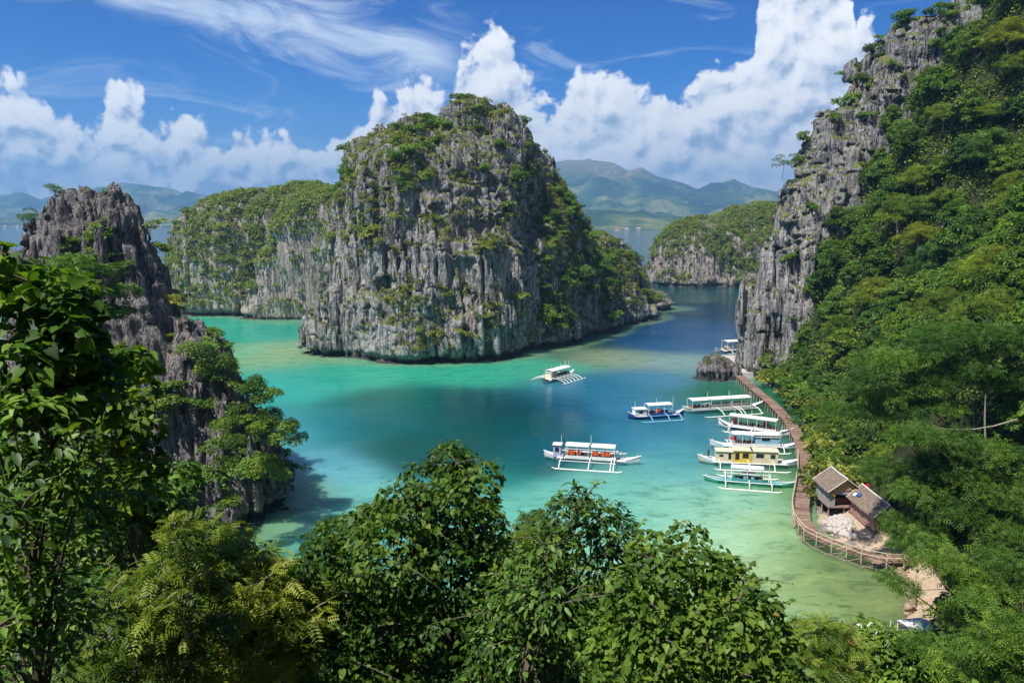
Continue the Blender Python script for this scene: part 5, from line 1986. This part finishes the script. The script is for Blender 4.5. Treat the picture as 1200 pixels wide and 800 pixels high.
# ------------------------------------------------------------------ boardwalk
DECK = 1.7
PATH = [at(*p, DECK) for p in [(867, 440), (880, 452), (905, 472), (925, 493), (938, 515), (943, 534), (944, 552), (941, 572), (938, 592), (940, 609), (951, 624), (973, 635), (1000, 644), (1027, 654), (1060, 654), (1085, 648)]]
bw = empty('boardwalk', (PATH[0].x, PATH[0].y, 0))
tag(bw, 'long reddish brown plank boardwalk on posts curving along the right shore', 'boardwalk')
org = np.array([PATH[0].x, PATH[0].y, 0])
pp = np.array([[p.x, p.y, 0] for p in PATH]) - org
seg = np.linalg.norm(np.diff(pp, axis=0), axis=1)
cum = np.concatenate([[0], np.cumsum(seg)])
tot = cum[-1]


def along(d):
    p = np.array([np.interp(d, cum, pp[:, 0]), np.interp(d, cum, pp[:, 1]), 0])
    e = .8
    a_ = np.array([np.interp(min(tot, d + e), cum, pp[:, 0]) - np.interp(max(0, d - e), cum, pp[:, 0]), np.interp(min(tot, d + e), cum, pp[:, 1]) - np.interp(max(0, d - e), cum, pp[:, 1]), 0])
    t = a_ / (np.linalg.norm(a_) + 1e-9)
    return p, t, np.array([-t[1], t[0], 0])


rg = np.random.default_rng(71)
pl = MB()
d = 0.0
HWD = 1.08
while d < tot:
    p, t, nn = along(d)
    w = rg.uniform(.20, .30)
    ang = rg.normal() * .025
    Rm = np.array([t * math.cos(ang) + nn * math.sin(ang), nn * math.cos(ang) - t * math.sin(ang), [0, 0, 1]]).T
    z = DECK + rg.normal() * .012
    if rg.random() > .015:
        pl.box(-w / 2, w / 2, -HWD - rg.uniform(0, .12), HWD + rg.uniform(0, .12), z - .05, z, Rm, p)
    d += w + rg.uniform(.012, .04)
pl.build('deck', None, bw, False, [M_plank, M_plank2, M_plank3], sum([[int(rg.choice(3, p=[.55, .27, .18]))] * 6 for _ in range(len(pl.F) // 6)], []))
jb = MB()
for off_ in (-.9, .9):
    jb.tube([along(x)[0] + along(x)[2] * off_ + np.array([0, 0, DECK - .17]) for x in np.arange(0, tot, 1.5)], .09, 5)
jb.build('stringer', M_post, bw)
d = 1.0
np_ = 0
while d < tot - .5 and np_ < 92:
    p, t, nn = along(d)
    for s in (-1, 1):
        q = p + nn * s * (HWD - .12)
        r_ = rg.uniform(.09, .14)
        MB().tube([q + np.array([rg.normal() * .05, rg.normal() * .05, -1.6]), q + np.array([0, 0, DECK - .06])], r_, 7).build('post', M_post, bw)
        np_ += 1
    d += 2.35
hr = MB()
ra, rb = cum[5], cum[14]
for s, za in ((-1, 1.0), (-1, .5)):
    # the water side is on the walker's right hand going towards the huts
    xs = np.arange(ra, rb, 2.0)
    hr.tube([along(x)[0] + along(x)[2] * s * (HWD + .05) + np.array([0, 0, DECK + za + rg.normal() * .05]) for x in xs], .05, 5)
hr.build('handrail', M_rail, bw)
for x in np.arange(ra, rb, 2.0):
    p, t, nn = along(x)
    q = p - nn * (HWD + .05)
    MB().tube([q + np.array([0, 0, DECK - .8]), q + np.array([0, 0, DECK + 1.1])], .06, 5).build('rail_post', M_rail, bw)
cr = MB()
for x in np.arange(rb - 14, rb, 2.3):
    p, t, nn = along(x)
    p2, t2, nn2 = along(x + 2.3)
    cr.tube([p - nn * HWD + np.array([0, 0, .3]), p2 - nn2 * HWD + np.array([0, 0, DECK - .3])], .05, 5)
    cr.tube([p - nn * HWD + np.array([0, 0, .55]), p2 - nn2 * HWD + np.array([0, 0, .55])], .05, 5)
cr.build('brace', M_post, bw)

# ------------------------------------------------------------------ huts by the boardwalk
M_thatch, g = new_mat('weathered_thatch')
tcx = g.node('ShaderNodeTexCoord').outputs['Object']
n = g.noise(g.mapping(tcx, (5, 5, 1.2)), 1.0, 6, .65)
n2 = g.noise(g.mapping(tcx, (.5, 1.6, 4)), 1.0, 4, .6)
c = g.ramp(g.math('ADD', g.math('MULTIPLY', n, .6), g.math('MULTIPLY', n2, .4)), [(.32, (.085, .067, .052)), (.52, (.195, .152, .12)), (.7, (.30, .24, .195))])
wv = g.node('ShaderNodeTexWave', wave_type='BANDS', bands_direction='Z')
g.put(wv.inputs['Vector'], tcx)
wv.inputs['Scale'].default_value = 1.6
wv.inputs['Distortion'].default_value = 2.0
p_ = principled(g, c, .9, .1, normal=bump(g, g.math('ADD', n, g.math('MULTIPLY', wv.outputs['Fac'], .6)), .8, .08))
g.l.new(p_.outputs[0], g.out.inputs[0])
M_mat = plain_mat('woven_bamboo_wall', (0.40, 0.28, 0.14), .85, .15, .3, 9)
M_grey = plain_mat('grey_board_wall', (0.33, 0.32, 0.32), .85, .15, .3, 4, .3)
M_pink = plain_mat('faded_pink_wall', (0.42, 0.25, 0.20), .85, .15, .3, 4, .3)
M_flash = plain_mat('pale_ridge_cap', (0.55, 0.53, 0.50), .7, .2, .15, 3)


def roof_slope(m, x0, z0, x1, z1, y0, y1, th=.14, n=14, seed=1):
    """a slightly sagging slope from eave (x0, z0) to ridge (x1, z1)"""
    r2 = np.random.default_rng(seed)
    V, F = [], []
    k = 6
    for top in (1, 0):
        for i in range(n + 1):
            for j_ in range(k + 1):
                f = j_ / k
                y = y0 + (y1 - y0) * i / n
                z = z0 + (z1 - z0) * f - .10 * math.sin(f * PI) * math.sin(i / n * PI) + r2.normal() * .018
                rag = r2.uniform(-.10, .04) if j_ == 0 else 0
                V.append((x0 + (x1 - x0) * f - np.sign(x1 - x0) * -rag, y, z - (0 if top else th)))
    q = (n + 1) * (k + 1)
    for i in range(n):
        for j_ in range(k):
            a_ = i * (k + 1) + j_
            F.append((a_, a_ + 1, a_ + k + 2, a_ + k + 1))
            F.append((q + a_, q + a_ + k + 1, q + a_ + k + 2, q + a_ + 1))
    for i in range(n):
        for j_ in (0, k):
            a_ = i * (k + 1) + j_
            F.append((a_, a_ + k + 1, q + a_ + k + 1, q + a_))
    for j_ in range(k):
        for i in (0, n):
            a_ = i * (k + 1) + j_
            F.append((a_, q + a_, q + a_ + 1, a_ + 1))
    m.add(V, F)


def stilt_hut(cx, y0, y1, half, floor, eave, ridge, label, wallm, gablem, front_open=True, seed=3):
    ymid = (y0 + y1) / 2
    o = empty('stilt_hut', (cx, ymid, 0))
    tag(o, label, 'hut')
    hy = (y1 - y0) / 2
    m = MB()
    roof_slope(m, -half, eave, .05, ridge, -hy, hy, seed=seed)
    roof_slope(m, half, eave, -.05, ridge, -hy, hy, seed=seed + 1)
    rf = m.build('roof', M_thatch, o, False)
    MB().tube([(0, -hy - .05, ridge + .06), (0, 0, ridge + .0), (0, hy + .05, ridge + .06)], .12, 6).build('ridge_cap', M_flash, rf)
    for s in (-1, 1):
        for sg in (-1, 1):
            MB().tube([(sg * (half + .05), s * (hy + .04), eave - .02), (0, s * (hy + .04), ridge + .02)], .06, 5).build('barge_board', M_flash, rf)
    hw, hl = half - .45, hy - .5
    MB().box(-hw - .2, hw + .2, -hl - .3, hl + .3, floor - .12, floor).build('floor', M_plank, o)
    # walls: two sides, back, and a front with a wide dark doorway
    MB().box(-hw, -hw + .08, -hl, hl, floor, eave + .1).build('wall', wallm, o)
    MB().box(hw - .08, hw, -hl, hl, floor, eave + .1).build('wall', wallm, o)
    MB().box(-hw + .09, hw - .09, hl - .08, hl, floor, eave + .1).build('wall', wallm, o)
    fw = MB().box(-hw + .09, -hw * .62, -hl, -hl + .08, floor, eave + .1)
    fw.box(hw * .62, hw - .09, -hl, -hl + .08, floor, eave + .1)
    fw.box(-hw * .62 + .002, hw * .62 - .002, -hl, -hl + .08, floor + 1.75, eave + .1)
    fw.build('front_wall', wallm, o)
    zg = ridge - .22
    sl = (zg - eave) / half
    for s in (-1, 1):
        yg = s * (hl + .06)
        MB().add([(-hw, yg - .03, eave + .11), (hw, yg - .03, eave + .11), (0, yg - .03, zg - .05), (-hw, yg + .03, eave + .11), (hw, yg + .03, eave + .11), (0, yg + .03, zg - .05)],
                 [(0, 1, 2), (5, 4, 3), (0, 3, 4, 1), (1, 4, 5, 2), (2, 5, 3, 0)]).build('gable', gablem, o)
    MB().box(-hw * .5, hw * .5, -hl + .9, -hl + 1.0, floor + .02, floor + .95).build('counter', M_varn, o)
    for x in (-hw, 0, hw):
        for y in (-hl, 0, hl):
            MB().tube([(x, y, -1.2), (x, y, floor - .13)], .11, 6).build('stilt', M_post, o)
    return o


h1 = stilt_hut(46.6, 106.4, 112.2, 2.6, 2.1, 4.35, 6.2, 'thatched stilt hut with a bamboo gable facing the stone heap', M_grey, M_mat)
h2 = stilt_hut(48.75, 98.4, 106.6, 2.05, 1.75, 3.65, 5.45, 'lower brown thatched hut on stilts at the end of the boardwalk', M_pink, M_pink, seed=9)


def cloth(name, c, sx, sy, sag, mat, label, rot, seed):
    r2 = np.random.default_rng(seed)
    n = 9
    V, F = [], []
    for top in (1, 0):
        for i in range(n):
            for k in range(n):
                u, v = i / (n - 1) - .5, k / (n - 1) - .5
                V.append((u * sx, v * sy, sag * (vn(np.array([u * 5 + seed]), np.array([v * 5]), np.array([0.]), 3)[0] - .5) + (.012 if top else 0)))
    for i in range(n - 1):
        for k in range(n - 1):
            a_ = i * n + k
            F.append((a_, a_ + n, a_ + n + 1, a_ + 1))
            F.append((n * n + a_, n * n + a_ + 1, n * n + a_ + n + 1, n * n + a_ + n))
    o = MB().add(V, F).build(name, mat)
    o.location = c
    o.rotation_euler = rot
    tag(o, label, 'cloth')
    return o


sl2 = math.atan2(1.6, 1.95)
cloth('tarpaulin', (47.6, 104.8, 4.60), .6, .8, .12, M_blue, 'blue tarpaulin scrap lying on the lower thatched roof', (0, -sl2, .1), 3)
cloth('tarpaulin', (47.35, 105.4, 4.42), .5, .5, .12, M_canvas, 'white tarpaulin scrap lying beside the blue one on the lower thatched roof', (0, -sl2, .2), 4)
cloth('red_cloth', (49.3, 106.25, 5.2), .7, .9, .2, M_red, 'red cloth hung between the two thatched roofs', (1.3, .2, .2), 5)
cloth('yellow_cloth', (44.9, 106.75, 3.9), .5, .5, .15, M_yellow, 'yellow cloth hung under the gable of the upper hut', (1.45, 0, 0), 6)

# heap of pale stones in the yard
M_stone = plain_mat('pale_coral_stone', (0.45, 0.405, 0.37), .9, .15, .25, 2.5)
bm = bmesh.new()
bmesh.ops.create_icosphere(bm, subdivisions=2, radius=1)
ico_v = np.array([v.co[:] for v in bm.verts])
ico_f = np.array([[v.index for v in f.verts] for f in bm.faces])
bm.free()


def stones(name, spots, mat, seed, kind, label=None, cat=None):
    r2 = np.random.default_rng(seed)
    Vs, Fs, k = [], [], 0
    for (x, y, z, s) in spots:
        q = ico_v * (1 + .35 * (vn(ico_v[:, 0] * 1.3 + x * 3, ico_v[:, 1] * 1.3 + y * 3, ico_v[:, 2] * 1.3, 2)[:, None] - .5) * 2)
        q = q * r2.uniform(.55, 1.2, 3) * s
        a_ = r2.uniform(0, 6.28)
        q = q @ np.array([[math.cos(a_), -math.sin(a_), 0], [math.sin(a_), math.cos(a_), 0], [0, 0, 1]])
        Vs.append(q + np.array([x, y, z]))
        Fs.append(ico_f + k)
        k += len(q)
    o = link(name, np_mesh(name, np.concatenate(Vs), np.concatenate(Fs), [mat], smooth=False))
    tag(o, label, cat, kind=kind)
    return o


r2 = np.random.default_rng(44)
sp = []
for _ in range(620):
    a_, q = r2.uniform(0, 6.28), math.sqrt(r2.random())
    x, y = 44.9 + 1.6 * q * math.cos(a_), 103.3 + 2.6 * q * math.sin(a_)
    sp.append((x, y, .7 + 1.15 * (1 - q ** 2) + r2.normal() * .08, r2.uniform(.12, .34)))
for _ in range(120):
    a_, q = r2.uniform(0, 6.28), math.sqrt(r2.random())
    sp.append((45.0 + 2.2 * q * math.cos(a_), 103 + 3.5 * q * math.sin(a_), .5, r2.uniform(.3, .55)))
stones('rubble', sp, M_stone, 45, 'stuff')
M_shore = plain_mat('brown_shore_stone', (0.30, 0.225, 0.165), .9, .15, .4, 1.6)
sp = []
wallp = np.array([(47.0, 93.5), (45.8, 90), (45.2, 86.5), (44.0, 82.5), (42.6, 80.2)])
for i in range(len(wallp) - 1):
    for f in np.arange(0, 1, .07):
        q = wallp[i] * (1 - f) + wallp[i + 1] * f
        for z in (.05, .4, .75):
            sp.append((q[0] + r2.normal() * .12 + z * .35, q[1] + r2.normal() * .12, z, r2.uniform(.28, .48)))
stones('stone_wall', sp, M_shore, 46, None, 'low brown stone wall holding the sandy shore beside the overhanging trees', 'wall')
M_dkst = plain_mat('dark_shore_stone', (0.20, 0.18, 0.165), .9, .15, .4, 1.6)
sp = []
for _ in range(120):
    i = r2.integers(12, 23)
    f = r2.random()
    ax, ay = SHORE[i]
    bx_, by_ = SHORE[i + 1]
    sp.append((ax + (bx_ - ax) * f + r2.normal() * .7, ay + (by_ - ay) * f + r2.normal() * .9, r2.uniform(-.3, .2), r2.uniform(.2, .9)))
stones('shore_gravel', sp, M_dkst, 47, 'stuff')

# boulder and landing at the far end of the boardwalk
V, F = karst([(54.5, 208, 5.4, 4.6, .2, 6.6, .35, 4), (57.5, 209.5, 4, 4, 0, 5.6, .4, 3), (51.5, 207.5, 3, 3, 0, 4.2, .4, 3), (58.5, 206.5, 3.0, 2.2, 0, 3.4, .4, 3)], ((45, 66), (200, 217), (-1, 9)), .26, o=31, warp=.9, groove=.8, fine=.45, wl=1.6, ledge=.25, notch=.7)
bo = link('boulder', np_mesh('boulder', V, F, [M_rock_crag]))
tag(bo, 'rough grey boulder in the water at the far end of the boardwalk', 'boulder')
M_conc = plain_mat('pale_concrete', (0.42, 0.40, 0.38), .9, .15, .15, 1.0, .3)
MB().add([(60.2, 209, z) for z in (-1, 1.45)] + [(66.5, 207.5, z) for z in (-1, 1.45)] + [(68, 222, z) for z in (-1, 1.5)] + [(68, 236, z) for z in (-1, 1.4)] + [(61.0, 237, z) for z in (-1, 1.4)] + [(60.6, 222, z) for z in (-1, 1.5)],
         [(1, 3, 5, 7, 9, 11), (0, 10, 8, 6, 4, 2), (0, 2, 3, 1), (2, 4, 5, 3), (4, 6, 7, 5), (6, 8, 9, 7), (8, 10, 11, 9), (10, 0, 1, 11)]).build('landing', M_conc)
tag(bpy.data.objects['landing'], 'pale concrete boat landing between the boulder and the right cliff', 'landing')

# houses on the far shores
M_hw = [plain_mat('far_wall_white', (.7, .68, .66)), plain_mat('far_wall_pink', (.62, .36, .30)), plain_mat('far_wall_grey', (.4, .4, .42))]
M_hr = [plain_mat('far_roof_red', (.35, .10, .06)), plain_mat('far_roof_grey', (.35, .36, .38))]
r2 = np.random.default_rng(91)
for side, d0, pxs in (('left', 3830, (9, 22, 27, 31, 47, 168, 181)), ('right', 2930, (724, 733, 748))):
    for i, px in enumerate(pxs):
        p = at_dist(px, 256, d0)
        w, l, hh = r2.uniform(4, 6), r2.uniform(4, 9), r2.uniform(3, 5)
        o = empty('shore_house', (p.x, p.y + r2.uniform(-60, 60), 1.0))
        MB().box(-l, l, -w, w, -3, hh).build('wall', M_hw[r2.integers(3)], o)
        MB().add([(-l - 1, -w - 1, hh), (l + 1, -w - 1, hh), (l + 1, w + 1, hh), (-l - 1, w + 1, hh), (-l, 0, hh + 4), (l, 0, hh + 4)], [(0, 1, 5, 4), (2, 3, 4, 5), (0, 4, 3), (1, 2, 5), (3, 2, 1, 0)]).build('roof', M_hr[r2.integers(2)], o)
        tag(o, 'tiny pale house on the distant %s shore below the mountains' % side, 'house', 'houses on the distant %s shore' % side)
